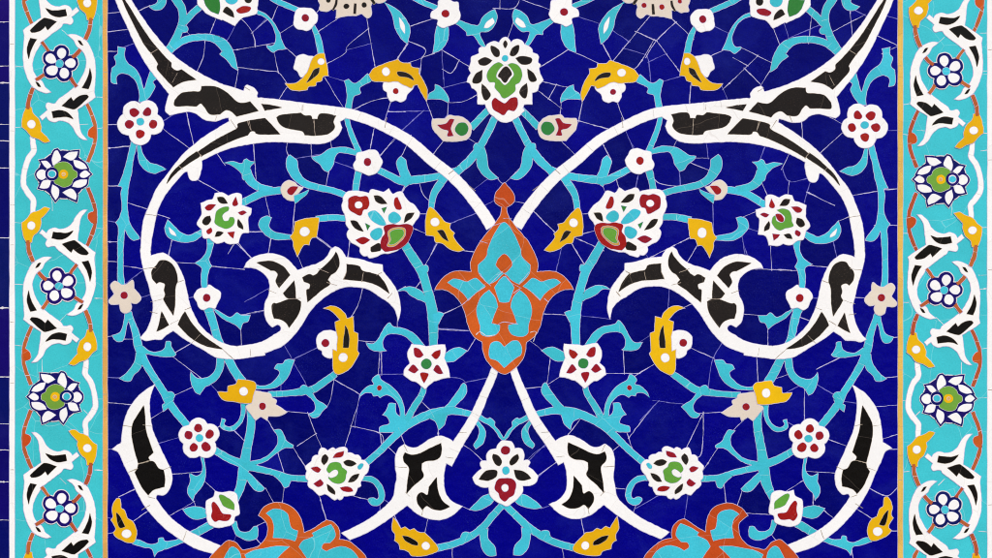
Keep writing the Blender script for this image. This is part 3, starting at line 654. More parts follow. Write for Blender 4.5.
@vine_leaf|leaf|m|1|turquoise jagged leaf hanging under the low rosette, {s} half|
leaf T A6 p: 600,360! 622,370! 635,450 630,510 605,560 570,600 560,640! 530,600 525,560 540,520 535,465! 575,485 605,470 615,430
@cherry_bud|bud|m|3|white round bud holding a green leaf and a red petal, bottom {s}|
petal_base W A7 p: 690,155! 730,165 780,158 820,175 828,220 838,290 810,310 800,350 750,370 700,375 655,355 640,310 635,250 640,215 680,190
petal G A7 p: 715,185 740,182 800,225 805,270! 760,255 735,235
petal R A7 p: 670,235 685,222 710,250 735,290 785,300 770,330 740,335 715,330 690,340 668,310 675,275
@scroll_vine|vine|m|1|turquoise vine from the round bud behind the horn leaf to a yellow bud, bottom {s}|
stem T A7 s: 670,355,50 590,400,48 500,448,46
stem T A7 p: 195,445! 240,450 300,475 345,465 350,440 380,435 390,455 450,450 510,420! 540,450! 440,490 380,510 345,525 325,555! 310,505 260,495 195,475!
leaf T A7 p: 495,265! 550,250 600,252 650,270! 650,310! 600,325 560,325 520,300
leaf T A7 p: 785,340! 820,335! 835,390 890,400 920,370 945,368! 950,400 940,440 890,455 840,435 810,410
@leaf_bud|bud|m|3.3|yellow flame-shaped bud beside the {s} border at the bottom|
leaf Y A7 p: 100,200! 122,205 128,260! 150,275 165,320! 195,335! 215,370 222,420 200,465 150,460 95,430 78,405! 95,380 65,330! 78,310 72,270 80,230
bead W A7 c: 160,412,25
inlay K2 A7 p: 98,285! 120,310 150,370! 120,375 105,340
@leaf_bud|bud|m|3.3|yellow serrated bud at the bottom edge, {s} of the bottom lotus|
leaf Y C7 p: 80,310! 105,345 125,380! 150,370! 180,390! 205,380! 230,400 270,405! 340,480 340,520 260,545 190,545 170,520 120,505! 110,470 85,455! 90,420 70,380
bead W C7 c: 275,485,22
inlay K2 C7 p: 135,425! 180,435 225,465 225,482! 190,475 150,450
@scroll_vine|vine|m|1|turquoise stem sweeping from the bottom lotus to a yellow serrated bud, {s} side|
stem T C7 s: 325,502,42 440,475,42 540,430,42 620,370,42 680,300,42 750,225,40
knob T C7 p: 480,440! 495,405 530,402 560,420!
leaf T C7 p: 595,390! 650,380! 650,440 690,490 698,545! 650,545 615,510 600,450
leaf T C7 p: 535,268! 580,220 620,185 690,160! 690,205! 660,240 600,270 570,275
@arabesque_flower|palmette|m|3.2|orange and turquoise interlaced half medallion cut by the bottom edge, {s} side|
frame O B7 p: 110,302! 140,255 200,225 260,228 320,258 362,312 380,370 385,405! 440,380 520,328! 560,342 592,378 600,420 595,445! 650,455 700,490 745,535 770,590 770,640! -200,640! -190,570 -150,520 -115,485 -70,452 -20,468 15,508 60,500 110,485 150,445 165,400 158,345
panel T B7 p: 160,290! 200,265 250,270 285,295 295,340 310,380 345,395! 340,430 330,455! 270,440 200,435! 205,370 190,320
panel T B7 p: 355,490! 380,455 440,430 435,410! 490,380 545,358! 565,390 570,430 540,465! 500,470 490,500 520,520! 560,500 620,490 680,520 720,580 730,630! 450,630! 390,540
panel T B7 p: 30,540! 80,515 150,500 220,488 295,490! 260,520 220,560 180,600! 60,600!
panel T B7 p: -95,560! -60,500 -30,495 0,530 10,600! -90,600!
# ---------------- palmette group
@vine_leaf|leaf|m|1|turquoise bent leaf under the white band beside a white blossom, {s} half|
leaf T B2 p: 430,460! 480,450 530,415 590,402 650,405 710,430! 710,455! 630,440 590,440 570,470 560,510 530,555! 500,540 480,510 440,480
@scroll_vine|vine|m|1|turquoise hooked stem from the large palmette past the beige bud, {s} half|
stem T B3 s: 660,222,38 560,185,38 470,165,40 400,145,44 350,110,52 315,50,68 312,0,70 320,-18,50
@bell_bud|bud|m|3|beige bud with a red eye and turquoise cup near the large palmette, {s} half|
petal_base E B3 p: 245,180 255,145 290,122 330,135 350,155 380,165! 350,200 325,215 325,245! 285,240 258,215
petal R B3 p: 285,180 310,160 350,160! 330,190 310,210 288,200
cup T B3 p: 325,215! 370,200 412,180! 400,205 370,230 330,262!
@blossom|flower|m|3|white blossom with a red dot directly above the large palmette, {s} half|
petal_base W B2 p: 700,440 740,430 780,418 820,425 840,460 855,490 840,530 815,560 770,572 740,560 715,550 690,540 680,510 695,480
bead R B2 c: 765,492,22
@scroll_vine|vine|m|1|turquoise vine below the white blossom, reaching the white band and yellow bud, {s} half|
stem T B3 s: 715,50,44 700,130,40 690,205,40
stem T B3 s: 810,50,40 900,95,42 970,127,46 1040,120,48 1120,110,44 1215,92,40 1320,55,40
stem T C3 s: 415,70,44 345,165,46 318,220,40 305,305,34
leaf T C3 p: 125,-25! 98,10 105,50 130,120 150,165! 185,140 190,110 165,45 155,0
@peony_flower|palmette|m|3|large white palmette with red flower, turquoise petals and a green pod, {s} half|
petal_base W Z2 p: 50,95 75,60 115,48 160,50 200,55 235,65! 248,42 270,38 300,48 340,60! 360,45 378,32! 395,60 410,72! 440,58 470,55 490,85 515,120 535,135! 560,150 585,180 602,205! 590,240 565,270 545,305! 548,330 525,380 490,430 440,475 370,500! 330,500 290,520 240,532 225,515! 195,515 170,485 172,455! 140,435 110,420 92,400! 78,370 80,345 95,325! 72,290 70,255 62,220! 45,185 42,150 50,120!
blossom R B3 p: 655,230 690,215 720,222 760,218 775,255 765,290 740,300 725,332 690,320 655,295 650,260
bead W B3 c1: 712,270,20
petal K B3 p: 805,215! 840,218 882,262! 845,262 815,245
petal R B3 p: 930,230 945,225! 970,290 940,295 925,265
petal G2 B3 p: 850,290! 880,282! 865,318!
petal T B3 p: 770,320 810,305 850,340 875,385 840,390 790,360
petal T B3 p: 895,330 920,312 950,325 965,355 930,380 895,365
petal G2 B3 p: 752,380! 780,395! 765,420!
petal K B3 p: 665,365! 700,370 740,428! 700,415 675,390
petal T B3 p: 785,435 820,410 850,415 850,455 820,480 790,465
petal R B3 p: 695,480! 740,462 780,480! 735,505
petal K B3 p: 785,525! 830,500 850,520 840,545! 790,550
petal K B3 p: 985,375! 1000,325 1045,318! 1025,350
pod R B3 p: 865,400 910,385 950,390 1000,385 1035,400 1030,440 1000,500 950,535 910,545 870,550! 845,520 850,470 870,440
pod_rim E2 B3 p1: 890,430 930,408 985,410 990,450 960,490 920,518 885,515 895,480
seed G B3 p2: 900,438 932,418 975,420 980,450 952,484 918,506 895,503 907,478
@leaf_bud|bud|m|3.3|yellow pointed bud with a white dot, outside the large palmette, {s} half|
leaf Y B3 p: 330,370! 400,350 475,345! 470,400 460,465! 430,470 415,510! 385,510 360,550 345,582! 320,520 318,490 300,460! 320,430
bead W B3 c: 388,430,27
@scroll_vine|vine|m|1|turquoise stem and hook leaf through the pointed yellow bud, {s} half|
stem T B3 s: 455,356,40 550,345,38 640,352,36
leaf T B3 p: 320,450! 250,440 200,425 175,395 190,345! 160,335 125,350 110,385 125,420 165,460 220,480 320,475!
@leaf_bud|bud|m|3.3|yellow feathered bud with black slit, between large palmette and medallion, {s} side|
leaf Y C3 p: 290,290 320,292 365,340 390,370 425,380! 420,410 450,440! 440,455 460,490 505,540! 470,550 420,535 370,500 335,495 325,460! 275,450! 272,370
bead W C3 c: 330,372,24
inlay K C3 p: 345,425! 380,425 410,488! 375,465
"""
BORDER = r"""
@arabesque_leaf|leaf|b|2|X|
band W R1 p: 605,45! 660,38 720,58 780,100 820,170 845,240 858,300 862,380 858,450 852,530 850,560! 860,605! 800,650 700,715! 712,820 730,920 785,990! 740,985 690,940 650,870 600,830 540,816 490,830 440,812 418,778! 380,812! 356,780! 425,722! 410,685 430,655 470,662 500,660 520,630 600,570 680,505 720,450 758,380 776,300 768,240 735,180 690,145 665,95 630,65
inlay K2 R1 p: 703,95! 725,100 748,138! 725,128
inlay K2 R1 p: 810,345! 825,420 815,480 795,530! 740,520! 775,460 798,400
inlay K2 R1 p: 785,585 797,600 750,650 690,700 655,712 560,682! 600,645 640,607! 660,640! 700,605 740,588
inlay K2 R1 p: 468,735! 540,722 600,740 640,775 657,800! 600,780 540,783 480,790!
@rosette|flower|b|3|X|
petal_base BL R1 l: 537,302 553,205,70 635,298,70 578,395,70 460,368,70 454,255,70
petal W R1 p: 552,258 524,232 518,200 538,170 570,168 592,192 588,228
petal W R1 p: 586,300 606,272 640,258 672,276 678,304 660,334 620,334
petal W R1 p: 556,350 590,346 616,372 616,406 590,432 556,424 540,394
petal W R1 p: 508,330 516,366 496,400 462,406 428,388 420,352 458,326
petal W R1 p: 504,282 470,300 432,290 412,262 424,226 456,214 490,238
bead T R1 c: 537,303,34
stem OB R1 s: 375,105,30 410,150,30 440,195,30
stem OB R1 s: 725,175,36 690,215,36 650,250,36
stem OB R1 s: 400,400,34 355,430,34 320,450,30
stem OB R1 s: 635,430,36 660,470,34 690,510,32
@palmette_flower|palmette|b|3|X|
petal_base BL R1 p: 345,1300 365,1205 440,1130 540,1085 640,1095 715,1150 775,1230 795,1300 775,1380 715,1460 640,1512 540,1512 440,1472 362,1395
petal W R1 p: 332,1300 350,1268 385,1258 412,1280 412,1320 385,1345 350,1335
petal W R1 p: 375,1182! 420,1182 460,1222! 435,1250! 405,1227
petal W R1 p: 490,1098! 515,1085 545,1140 545,1170! 480,1217! 470,1165
petal W R1 p: 697,1097! 685,1140 640,1172 575,1142! 620,1107
petal W R1 p: 662,1172! 710,1180 760,1210 782,1245! 730,1250 680,1225
petal W R1 p: 725,1295 770,1266 808,1297! 770,1326 730,1322
petal W R1 p: 782,1350! 770,1390 720,1415 655,1407! 670,1375 720,1350
petal W R1 p: 568,1462! 640,1430 685,1480 680,1527! 620,1500
petal W R1 p: 475,1395! 525,1430 525,1490 500,1527! 465,1460
petal W R1 p: 457,1352! 440,1410 400,1425 360,1417! 390,1360
heart GY R1 p: 490,1225 540,1192 600,1192 645,1225 655,1255 692,1280 692,1322 660,1342 635,1392 580,1412 530,1397 490,1367 515,1300
ring Y R1 c 0: 572,1298,42
bead OC R1 c 1: 574,1298,13
eye_rim BL R1 c 0: 468,1296,60
ring W R1 c 1: 468,1296,35
bead T R1 c 2: 468,1296,29
@leaf_bud|bud|b|3.3|X|
leaf Y R1 p: 240,688! 288,695! 300,750 350,800 375,870! 370,910! 420,960! 452,1003! 400,1015 350,985 300,970 270,950 240,910 195,875! 198,810 215,740
bead W R1 c: 283,848,34
stem OB R1 s: 300,520,36 275,580,40 258,640,38 252,720,36
@orange_vine|vine|b|1|X|
stem OB R1 s: 770,640,30 800,700,34 828,770,36 848,830,36 858,880,30 860,930,34 855,1000,34 832,1080,36 790,1190,36
knob O R1 p: 870,872! 830,868 795,905 788,940! 805,965 860,980!
@tendril|vine|b|1|X|
stem W R1 s: 292,960,40 296,1020,48 302,1090,50 255,1160,48 225,1250,46 212,1330,46 215,1400,50 255,1470,50 300,1530,48 298,1590,48 292,1650,40
"""
JOINTS = r"""
A1:50,80 120,72;50,190 160,178;50,308 95,308;150,280 210,260;245,60 290,40;525,195 545,215;695,115 655,215;630,245 620,340 585,420;810,155 765,240;850,115 900,170 925,230 930,275;805,300 990,268;920,190 990,130;830,415 810,525
A2:50,268 110,268;380,245 440,210;380,295 530,405;520,200 560,380;700,440 750,510;920,375 930,515;50,408 120,402
A3:50,155 110,155;175,260 290,295;345,325 415,350;50,365 95,372;590,120 710,190;430,490 415,560;830,500 905,585;50,490 100,490;800,510 770,560;890,430 960,430
B1:80,190 150,120;200,100 225,40;250,195 325,145;280,290 330,335;205,315 225,410;0,405 160,425 230,435 280,500;470,190 580,115;760,110 810,400;535,375 630,320 650,270 750,190;640,300 780,262;520,455 640,490;510,470 610,630;945,355 990,280;285,520 230,600;455,80 475,60
B2:700,170 780,130 870,110;905,125 870,240;890,190 990,190;805,290 780,420;930,345 845,450;80,380 90,510;285,375 280,425 300,470;345,470 430,455;425,385 430,455;545,375 550,405;570,490 680,530;540,515 515,640
B3:155,230 180,345;330,255 320,370;185,475 170,560;65,430 120,430;470,465 530,510;655,500 650,580;975,190 990,165
C1:185,155 305,115;165,265 105,350;180,250 270,295 250,350;190,370 325,320;380,305 540,405;370,310 385,520;385,525 520,490;240,440 250,350;385,420 430,440 470,370;720,-20 720,48;680,50 805,48 840,-10;795,150 770,220
C2:65,130 30,235;55,190 285,185;275,120 320,240;250,195 145,290;410,140 405,210;415,135 500,130 580,90;380,365 335,425;530,350 585,385;100,345 0,450;165,380 130,455;385,235 400,215
C3:130,190 145,160;240,150 255,200 295,245;240,322 275,322;420,380 580,318;190,408 275,440;335,500 310,560;570,170 645,115;635,270 690,242;700,100 745,140 790,95;510,545 550,550
A4:45,128 105,130;140,155 235,170;180,240 260,180;245,345 295,330;470,135 580,140;670,158 865,175;830,30 905,105;540,345 570,340;430,10 415,75;870,370 960,320;895,440 990,420
B4:185,0 170,78;0,40 65,108;350,100 365,140;480,0 540,45;660,10 645,100;735,290 710,385 670,460;0,455 145,425;940,310 990,280;945,485 945,520
C4:340,25 270,150;215,285 230,265;310,315 335,300;385,440 480,395;360,535 520,545
A5:50,100 75,97;130,115 240,115;455,195 530,150;445,225 550,305;845,60 848,155;450,450 550,405;665,385 715,440;50,345 120,347;50,495 190,507;805,350 820,370
B5:265,150 410,410;330,230 455,170;570,360 715,445;715,455 700,560;560,370 545,470 520,520;840,190 830,320;840,325 985,325;710,125 780,130;945,0 945,35;245,390 245,420
C5:10,200 10,300;580,90 560,130 525,185;420,345 480,350 515,375;520,372 635,350;250,490 300,540;360,50 520,62
A6:310,140 380,95;370,285 470,255;435,475 545,465;705,195 730,180;805,210 860,270;40,325 75,325
B6:285,98 410,110;415,130 490,320;165,150 210,225;345,305 450,235;325,325 385,420;235,370 265,470;680,190 840,230 855,280;715,30 630,310;890,315 935,355;0,250 20,270
C6:130,250 150,295;350,215 350,245;0,230 10,290;50,315 95,355;500,300 565,345 610,390;890,395 990,300;950,490 990,455
A7:115,190 200,150;205,335 290,275;415,305 490,262;625,95 690,155;560,205 575,250;45,315 65,320;45,412 78,405;800,460 815,430;940,365 990,340;940,445 960,470
B7:265,135 255,230;155,140 200,225;475,180 515,320;690,190 780,210;840,235 840,280;870,210 900,235;925,300 940,330;100,450 130,480
C7:285,335 270,405;495,250 540,268;435,505 435,558
D1:90,0 200,40;320,70 400,95;455,125 505,160;605,55 460,230;405,170 440,235;270,200 165,265;300,210 390,250;690,80 760,145;700,90 625,160 600,200;540,125 620,160;500,195 570,215 590,235 600,320;610,165 560,250 540,270;625,165 715,285;595,245 660,215;630,330 715,305;835,225 880,205;885,345 910,405;890,355 988,260;170,325 255,345;150,360 235,425;195,390 220,345;330,390 315,475;310,480 415,510;465,405 490,470;500,520 515,555;245,405 240,455;855,105 905,130;760,345 755,410;930,230 975,255
D2:60,350 100,285;0,195 110,250;5,275 60,330;160,95 180,155;115,110 145,185;265,100 260,155;195,145 300,100;425,65 430,125;440,40 480,60;375,115 460,70;525,140 610,180;560,60 610,75;570,205 610,185;230,490 235,558;330,460 395,495;570,520 610,520
D3:410,15 440,75;520,5 540,40;245,5 285,45;60,245 110,255;135,285 215,365;465,160 475,195;550,145 540,190;600,130 630,170 710,185;410,185 420,210;330,295 360,292;325,375 390,360;290,420 340,500;245,430 225,515;335,405 390,430;635,450 755,390;780,430 750,480;700,10 690,30;770,72 830,72;770,95 830,120;820,0 830,75;715,130 720,195;848,250 850,330;965,390 975,455;580,455 595,475
D4:70,60 80,35;150,115 175,65;155,115 180,165 260,150;180,165 175,215;75,180 90,215;265,165 240,250;255,210 360,260;440,220 530,205;570,198 612,195;385,320 420,305;570,340 610,340;310,45 360,0;355,405 370,465;260,500 320,505;105,420 110,515;75,515 210,520;0,305 60,280;0,420 10,450;10,350 70,370
D5:675,30 670,100;720,115 765,95;560,245 610,215;550,375 640,320;490,280 495,370;430,372 540,372;345,145 440,155;185,135 270,140;130,250 180,290;200,320 190,395;240,385 200,410;120,430 180,425;770,275 850,310;885,250 845,325 830,430;830,435 945,450;610,480 730,495;630,485 560,558;800,530 900,525
D6:95,200 95,260;0,135 55,140;50,300 55,390;60,415 150,385;185,440 225,420;290,355 360,320;290,415 355,455;240,455 240,558;400,485 445,490;510,505 612,498;560,390 612,385;590,230 612,228;455,70 485,72;270,72 295,72;225,150 255,160
D7:80,195 150,130 215,100;145,235 240,165;800,0 745,115;810,0 805,130 790,150;815,200 890,90 960,20;750,300 735,400;895,280 900,335;965,290 950,335;510,70 520,100;520,70 575,0;450,130 475,110;465,280 510,285;550,355 620,315;540,350 530,380;325,405 335,460;165,360 205,345;250,530 255,558;285,50 300,30
D8:170,15 200,30;335,85 405,110;580,75 612,65;590,125 612,125;290,215 365,220;195,275 240,245;275,320 275,350;310,360 360,400;510,285 570,310 612,275;460,370 510,400;590,450 612,450;25,380 100,385;430,535 435,558;110,465 130,490
"""
EXPOSURE = 0.74
GROUPS = {'lotus_flower':'lotus palmettes of the field','arabesque_scroll':'white arabesque scrolls','arabesque_leaf':'white arabesque leaves of the field','scroll_vine':'turquoise vines','vine_leaf':'turquoise leaves',
 'lily_flower':'palmettes at the top edge','blossom':'small blossoms of the field','leaf_bud':'yellow buds of the field','tulip_bud':'beige tulip buds','rosette':'white rosettes of the field',
 'star_flower':'star flowers of the field','cherry_bud':'round white buds','arabesque_flower':'orange half medallions','bell_bud':'beige bell buds','peony_flower':'large palmettes'}
BGROUP = {'rosette':'blue rosettes','palmette_flower':'blue palmettes','arabesque_leaf':'white arabesque leaves','leaf_bud':'yellow buds','orange_vine':'orange stems','tendril':'white stems'}
# ------------------------------------------------------------------ the field
for t in read_parts(DATA):
    if t['mode'] == 'axis':
        build_thing(t['name'], t['cat'], t['layer'], t['label'], t['parts'], None, GROUPS.get(t['name']))
    else:
        build_thing(t['name'], t['cat'], t['layer'], t['label'].replace('{s}', 'left'), t['parts'], None, GROUPS.get(t['name']))
        parts = t['parts']
        if t['flag'] == 'Kd': parts = [(a, 'R' if a == 'bead' else b, c, d, e, f) for (a, b, c, d, e, f) in parts]
        build_thing(t['name'], t['cat'], t['layer'], (t['label'].replace('dark dots', 'burgundy dots') if t['flag'] == 'Kd' else t['label']).replace('{s}', 'right'), parts, mirror, GROUPS.get(t['name']))
FIELD_OUT = OUT[:]; OUT.clear()

# ------------------------------------------------------------------ the borders
BT = {}
for t in read_parts(BORDER): BT.setdefault(t['name'], t)
idt = lambda p: p
my = lambda p: (p[0], 349.8-p[1])
def gl(n, f=idt):                       # n glide reflections of half a repeat down the strip
    def g(p):
        x, y = f(p)
        return (118.8-x if n % 2 else x, y+222.5*n)
    return g
RY = [(-200,1005.8,7.6),(63.9,1005.8,7.6),(174.2,1004.4,5.2),(285.9,1003.2,4.1),(397.4,1003.6,1.8),(509,1004.6,1.1),(800,1004.6,1.1)]
def to_right(p):
    for a, b in zip(RY, RY[1:]):
        if p[1] <= b[0]:
            t = (p[1]-a[0])/(b[0]-a[0]); break
    else: t = 1
    return (a[1]+(b[1]-a[1])*t - p[0], p[1]+a[2]+(b[2]-a[2])*t)
WHERE = {0:'topmost', 1:'middle', 2:'lowest'}
def ordn(i, n): return ['topmost','second from top','third from top','fourth from top','fifth from top','lowest'][i if i < n-1 else 5]
INST = {
 'rosette': [idt, gl(1), gl(2)],
 'palmette_flower': [idt, gl(1)],
 'arabesque_leaf': [gl(-1, my), idt, my, gl(1), gl(1, my), gl(2)],
 'leaf_bud': [gl(-1, my), idt, my, gl(1), gl(1, my), gl(2)],
 'orange_vine': [gl(-1, my), idt, my, gl(1), gl(1, my), gl(2)],
 'tendril': [idt, gl(1)],
}
BLAB = {
 'rosette': 'dark blue rosette with five white petals, {o} in the {s} border',
 'palmette_flower': 'dark blue palmette with white petals and green heart, {o} in the {s} border',
 'arabesque_leaf': 'white arabesque leaf with four black inlays, {o} of six in the {s} border',
 'leaf_bud': 'yellow jagged bud with a white dot, {o} of six in the {s} border',
 'orange_vine': 'thin orange knotted stem, {o} of six in the {s} border',
 'tendril': 'plain white curved stem linking two yellow buds, {o} in the {s} border',
}
BO = {'left': [], 'right': []}
for side in ('left', 'right'):
    for nm, fns in INST.items():
        t = BT[nm]; n = len(fns)
        for i, f in enumerate(fns):
            o = ordn(i, n)
            if n == 3: o = WHERE[i]
            if n == 2: o = ('upper one', 'lower one')[i]
            fn = f if side == 'left' else (lambda p, f=f: to_right(f(p)))
            parts = t['parts']
            build_thing(nm, t['cat'], t['layer'], BLAB[nm].format(o=o, s=side), parts, fn, BGROUP[nm] + ' in the %s border' % side)
    BO[side] = OUT[:]; OUT.clear()

# ------------------------------------------------------------------ ground tiles cut along joints and outlines
def ground(name, mat, rect, joints, outs, tilt=.0016):
    x0, y0, x1, y1 = rect
    V = []; E = []
    def loop(P, closed):
        b = len(V)
        for p in P: V.append(Vector((min(max(p[0], x0), x1), min(max(p[1], y0), y1))))
        n = len(P)
        for i in range(n-1): E.append((b+i, b+i+1))
        if closed: E.append((b+n-1, b))
    loop([(x0, y0), (x1, y0), (x1, y1), (x0, y1)], True)
    for P in joints: loop(smooth_open([list(p) for p in P], 8.0), False)
    for P in outs: loop(P[::3], True)
    vs, es, fs, ov, oe, of = geometry.delaunay_2d_cdt(V, E, [], 0, 1e-4)
    cut = set()
    for e, o in zip(es, oe):
        if o: cut.add((min(e), max(e)))
    adj = {}
    for i, f in enumerate(fs):
        for k in range(3):
            a, b = f[k-1], f[k]; adj.setdefault((min(a, b), max(a, b)), []).append(i)
    comp = [-1]*len(fs); nc = 0
    for i in range(len(fs)):
        if comp[i] >= 0: continue
        st = [i]; comp[i] = nc
        while st:
            q = st.pop(); f = fs[q]
            for k in range(3):
                a, b = f[k-1], f[k]; key = (min(a, b), max(a, b))
                if key in cut: continue
                for r in adj[key]:
                    if comp[r] < 0: comp[r] = nc; st.append(r)
        nc += 1
    rnd = [random.random() for _ in range(nc)]
    cen = [[0, 0, 0] for _ in range(nc)]
    for i, f in enumerate(fs):
        for v in f:
            c = cen[comp[i]]; c[0] += vs[v][0]; c[1] += vs[v][1]; c[2] += 1
    tl = [(random.uniform(-tilt, tilt), random.uniform(-tilt, tilt)) for _ in range(nc)]
    idx = {}; VV = []; FF = []; val = []
    for i, f in enumerate(fs):
        c = comp[i]; g = []
        for v in f:
            if (c, v) not in idx:
                idx[(c, v)] = len(VV); p = vs[v]
                dx, dy = (p[0]-cen[c][0]/cen[c][2])*S, (p[1]-cen[c][1]/cen[c][2])*S
                h = max(-.00012, min(.00004, dx*tl[c][0]+dy*tl[c][1]-.00005))
                VV.append(world(p, h))
            g.append(idx[(c, v)])
        a, b, d = (vs[v] for v in f)
        if (b[0]-a[0])*(d[1]-a[1])-(b[1]-a[1])*(d[0]-a[0]) > 0: g = g[::-1]
        FF.append(g); val.append(rnd[c])
    FF = [g[::-1] for g in FF]
    me = bpy.data.meshes.new(name); me.from_pydata(VV, [], FF); me.materials.append(M[mat])
    at = me.attributes.new('piece', 'FLOAT', 'FACE'); at.data.foreach_set('value', val)
    bm = bmesh.new(); bm.from_mesh(me)
    for f in bm.faces:
        f.normal_update()
        if f.normal.y > 0: f.normal_flip()
    bm.to_mesh(me); bm.free(); me.update()
    return link(name, me)
def grout(name, parent, joints, mat, w, h=.00005):
    bm = bmesh.new()
    for P in joints:
        faint = mat == 'J' and random.random() < .28
        ribbon(bm, P, w*random.uniform(.75, 1.25), h+random.random()*.00001, 1 if faint else 0, .8 if mat == 'J' else .5)
    me = bpy.data.meshes.new(name); bm.to_mesh(me); bm.free(); me.materials.append(M[mat]); me.materials.append(M['J2'])
    o = link(name, me, parent); o['kind'] = 'stuff'
    return o
XA, XB, XC, XD = 9.8, 14.5, 103.1, 107.3
YA, YB, YC = 898.1, 902.7, 987.5
T0, T1 = -110, 670
J = []
for ln in JOINTS.strip().splitlines():
    tl_, rest = ln.split(':'); ox, oy, k = TILES[tl_]
    for pl in rest.split(';'):
        J.append([(ox+float(a.split(',')[0])/k, oy+float(a.split(',')[1])/k) for a in pl.split()])
# a joint runs on until it meets another joint or a motif
SEG = []
for P in J: SEG += list(zip(P, P[1:]))
for P in FIELD_OUT:
    Q = P[::3]; SEG += list(zip(Q, Q[1:]+Q[:1]))
GRID = {}
for sg in SEG:
    for gx in range(int(min(sg[0][0], sg[1][0])//20), int(max(sg[0][0], sg[1][0])//20)+1):
        for gy in range(int(min(sg[0][1], sg[1][1])//20), int(max(sg[0][1], sg[1][1])//20)+1):
            GRID.setdefault((gx, gy), []).append(sg)
def run_on(a, b, far=15.0):
    l = math.hypot(b[0]-a[0], b[1]-a[1]) or 1; ux, uy = (b[0]-a[0])/l, (b[1]-a[1])/l; best = None
    ox, oy = b[0]-ux*2.0, b[1]-uy*2.0
    seen = set()
    for t in (0, 5, 10, 15, 18):
        gx, gy = int((ox+ux*t)//20), int((oy+uy*t)//20)
        for k in ((gx, gy), (gx+1, gy), (gx-1, gy), (gx, gy+1), (gx, gy-1)): seen.add(k)
    for k in seen:
        for (p, q) in GRID.get(k, ()):
            if p in (a, b) or q in (a, b): continue
            ex, ey = q[0]-p[0], q[1]-p[1]; den = ux*ey-uy*ex
            if abs(den) < 1e-9: continue
            t = ((p[0]-ox)*ey-(p[1]-oy)*ex)/den; v = ((p[0]-ox)*uy-(p[1]-oy)*ux)/den
            if 0 < t < far+2 and -.02 <= v <= 1.02 and (best is None or t < best): best = t
    if best is None or best <= 2.0: return b
    return (ox+ux*(best+.4), oy+uy*(best+.4))
J = [[run_on(P[1], P[0])] + P[1:-1] + [run_on(P[-2], P[-1])] for P in J]
ext = []
for x in range(150, 900, 75): ext += [[(x, T0), (x+random.uniform(-12, 12), -22)], [(x, T1), (x+random.uniform(-12, 12), 590)]]
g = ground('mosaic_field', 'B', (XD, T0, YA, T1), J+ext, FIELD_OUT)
tag(g, 'cobalt blue tile ground behind the white scrolls and turquoise vines', 'mosaic')
grout('grout', g, J+ext, 'J', .62)
def jag(x, n=26): return [(x+random.uniform(-.28, .28), T0+(T1-T0)*i/n) for i in range(n+1)]
bj = [[(62,30),(69,36)],[(16,127.5),(21.6,127)],[(97,97),(102,97.4)],[(80,124.5),(88,124)],[(95,129),(102,128)],[(52,199),(52.5,210)],[(15,222.5),(21.5,223)],
      [(94,228.6),(102,228.6)],[(59,322),(67,314)],[(95,298.5),(102,298.5)],[(15,284),(24,285)],[(15,66.6),(31,66.8)],[(42,360),(42,372)],[(84,410),(90,416)],[(60,478),(66,484)],[(15,345),(22,346)],[(95,470),(102,470.5)],[(94,399),(102,399)],[(70,232),(76,226)]]
for side in ('left', 'right'):
    if side == 'left': rect = (XB, T0, XC, T1); jj = bj
    else: rect = (YB, T0, YC, T1); jj = [[to_right(p) for p in q] for q in bj] + [[(980,33),(987,33)],[(979,71),(987,71)],[(981,151),(987,150)],[(979,275),(987,275)],[(979,398),(987,398)],[(979,531),(987,532)]]
    b = ground('tile_border', 'Tg', rect, jj, BO[side])
    tag(b, 'turquoise tile border strip with flowers along the %s of the panel' % side, 'tile border', 'turquoise borders')
    grout('grout', b, jj, 'JW', .5)
def strip(name, xl, xr, mat, label, cuts, grp=None):
    """a row of cut edging tiles with uneven edges"""
    n = 60; L_, R_ = [], []
    for i in range(n+1):
        y = T0+(T1-T0)*i/n
        L_.append((xl+random.uniform(-.22, .22), y)); R_.append((xr+random.uniform(-.22, .22), y))
    me = tile_mesh(name, L_+R_[::-1], .00022, .0001, (0, 0, 0), mat, rim=.4, bevel=.3)
    o = link(name, me); tag(o, label, 'edging', grp)
    bm = bmesh.new()
    for y in cuts: ribbon(bm, [(xl+.4, y), ((xl+xr)/2, y+random.uniform(-.3, .3)), (xr-.4, y)], .5, .00024)
    me2 = bpy.data.meshes.new('grout'); bm.to_mesh(me2); bm.free(); me2.materials.append(M['JB']); link('grout', me2, o)['kind'] = 'stuff'
    return o
strip('edging_strip', XA, XB, 'W', 'narrow white edging strip between navy tiles and the left border', [44, 131, 205, 245, 322, 383, 470])
strip('edging_strip', XC, XD, 'OC', 'narrow ochre edging strip on the inner side of the left border', [72, 128, 206, 299, 394, 500], 'ochre edging strips')
strip('edging_strip', YA, YB, 'OC', 'narrow ochre edging strip on the inner side of the right border', [66, 131, 226, 330, 370, 480], 'ochre edging strips')
strip('edging_strip', YC, 996.5, 'W', 'white edging strip on the outer side of the right border', [50, 160, 270, 390, 505], None)
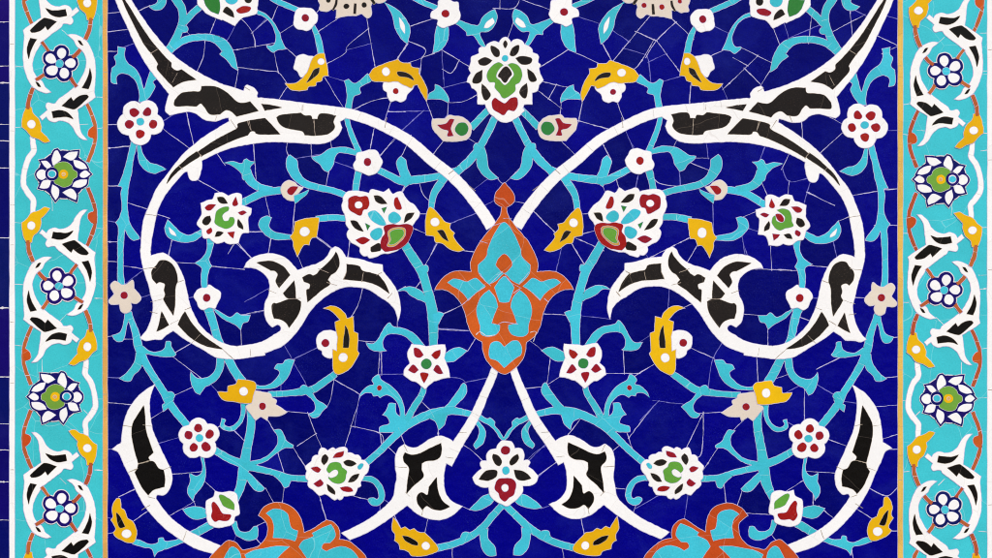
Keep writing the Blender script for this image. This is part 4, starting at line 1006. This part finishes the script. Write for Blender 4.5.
for (xa, xb, lab) in ((-130, XA, 'plain navy tile strip along the left edge of the panel'), (996.5, 1130, 'plain navy tile strip beyond the white edging on the right')):
    jj = [[(xa, y), ((xa+xb)/2, y+random.uniform(-.4, .4)), (xb, y)] for y in (-60, 22, 66, 83, 124.4, 141, 168, 238, 308, 377, 424, 450, 482, 520, 600)]
    o = ground('tile_strip', 'N', (xa, T0, xb, T1), jj, []); tag(o, lab, 'tile strip'); grout('grout', o, jj, 'JW', .8)
# wall the panel is set in
bm = bmesh.new(); bmesh.ops.create_cube(bm, size=1)
for v in bm.verts: v.co = Vector((v.co.x*5.0, .0012+(v.co.y+.5)*.3, (v.co.z+.5)*3.4))
me = bpy.data.meshes.new('wall'); bm.to_mesh(me); bm.free(); me.materials.append(M['WALL'])
w = link('wall', me); tag(w, kind='structure')

# ------------------------------------------------------------------ light and camera
W_ = bpy.data.worlds.new('World'); SC.world = W_; W_.use_nodes = True
nt = W_.node_tree; bg = nt.nodes['Background']; sky = nt.nodes.new('ShaderNodeTexSky'); sky.sky_type = 'NISHITA'; sky.sun_disc = False
EL, AZ = math.radians(48), math.radians(-152)
sky.sun_elevation = EL; sky.sun_rotation = math.pi - math.radians(28) ; sky.air_density = 1.0; sky.dust_density = 2.0
nt.links.new(sky.outputs[0], bg.inputs[0]); bg.inputs[1].default_value = .10
sun = bpy.data.lights.new('sun', 'SUN'); sun.energy = 1.5; sun.angle = math.radians(12); sun.color = (1, .95, .88)
so = link('sun', sun)
d = Vector((math.sin(math.radians(28))*math.cos(EL), -math.cos(math.radians(28))*math.cos(EL), math.sin(EL)))   # towards the sun
so.rotation_euler = d.to_track_quat('Z', 'Y').to_euler()
sky.sun_rotation = math.atan2(d.x, d.y)
cam = bpy.data.cameras.new('camera'); co = link('camera', cam); D = 4.2
co.location = (0, -D, ZC); co.rotation_euler = (math.pi/2, 0, 0)
cam.sensor_width = 36; cam.lens = 36*D/(992*S); cam.clip_end = 200
SC.camera = co
SC.cycles.filter_width = 1.05
SC.view_settings.view_transform = 'Standard'; SC.view_settings.look = 'None'; SC.view_settings.gamma = 1; SC.view_settings.exposure = EXPOSURE
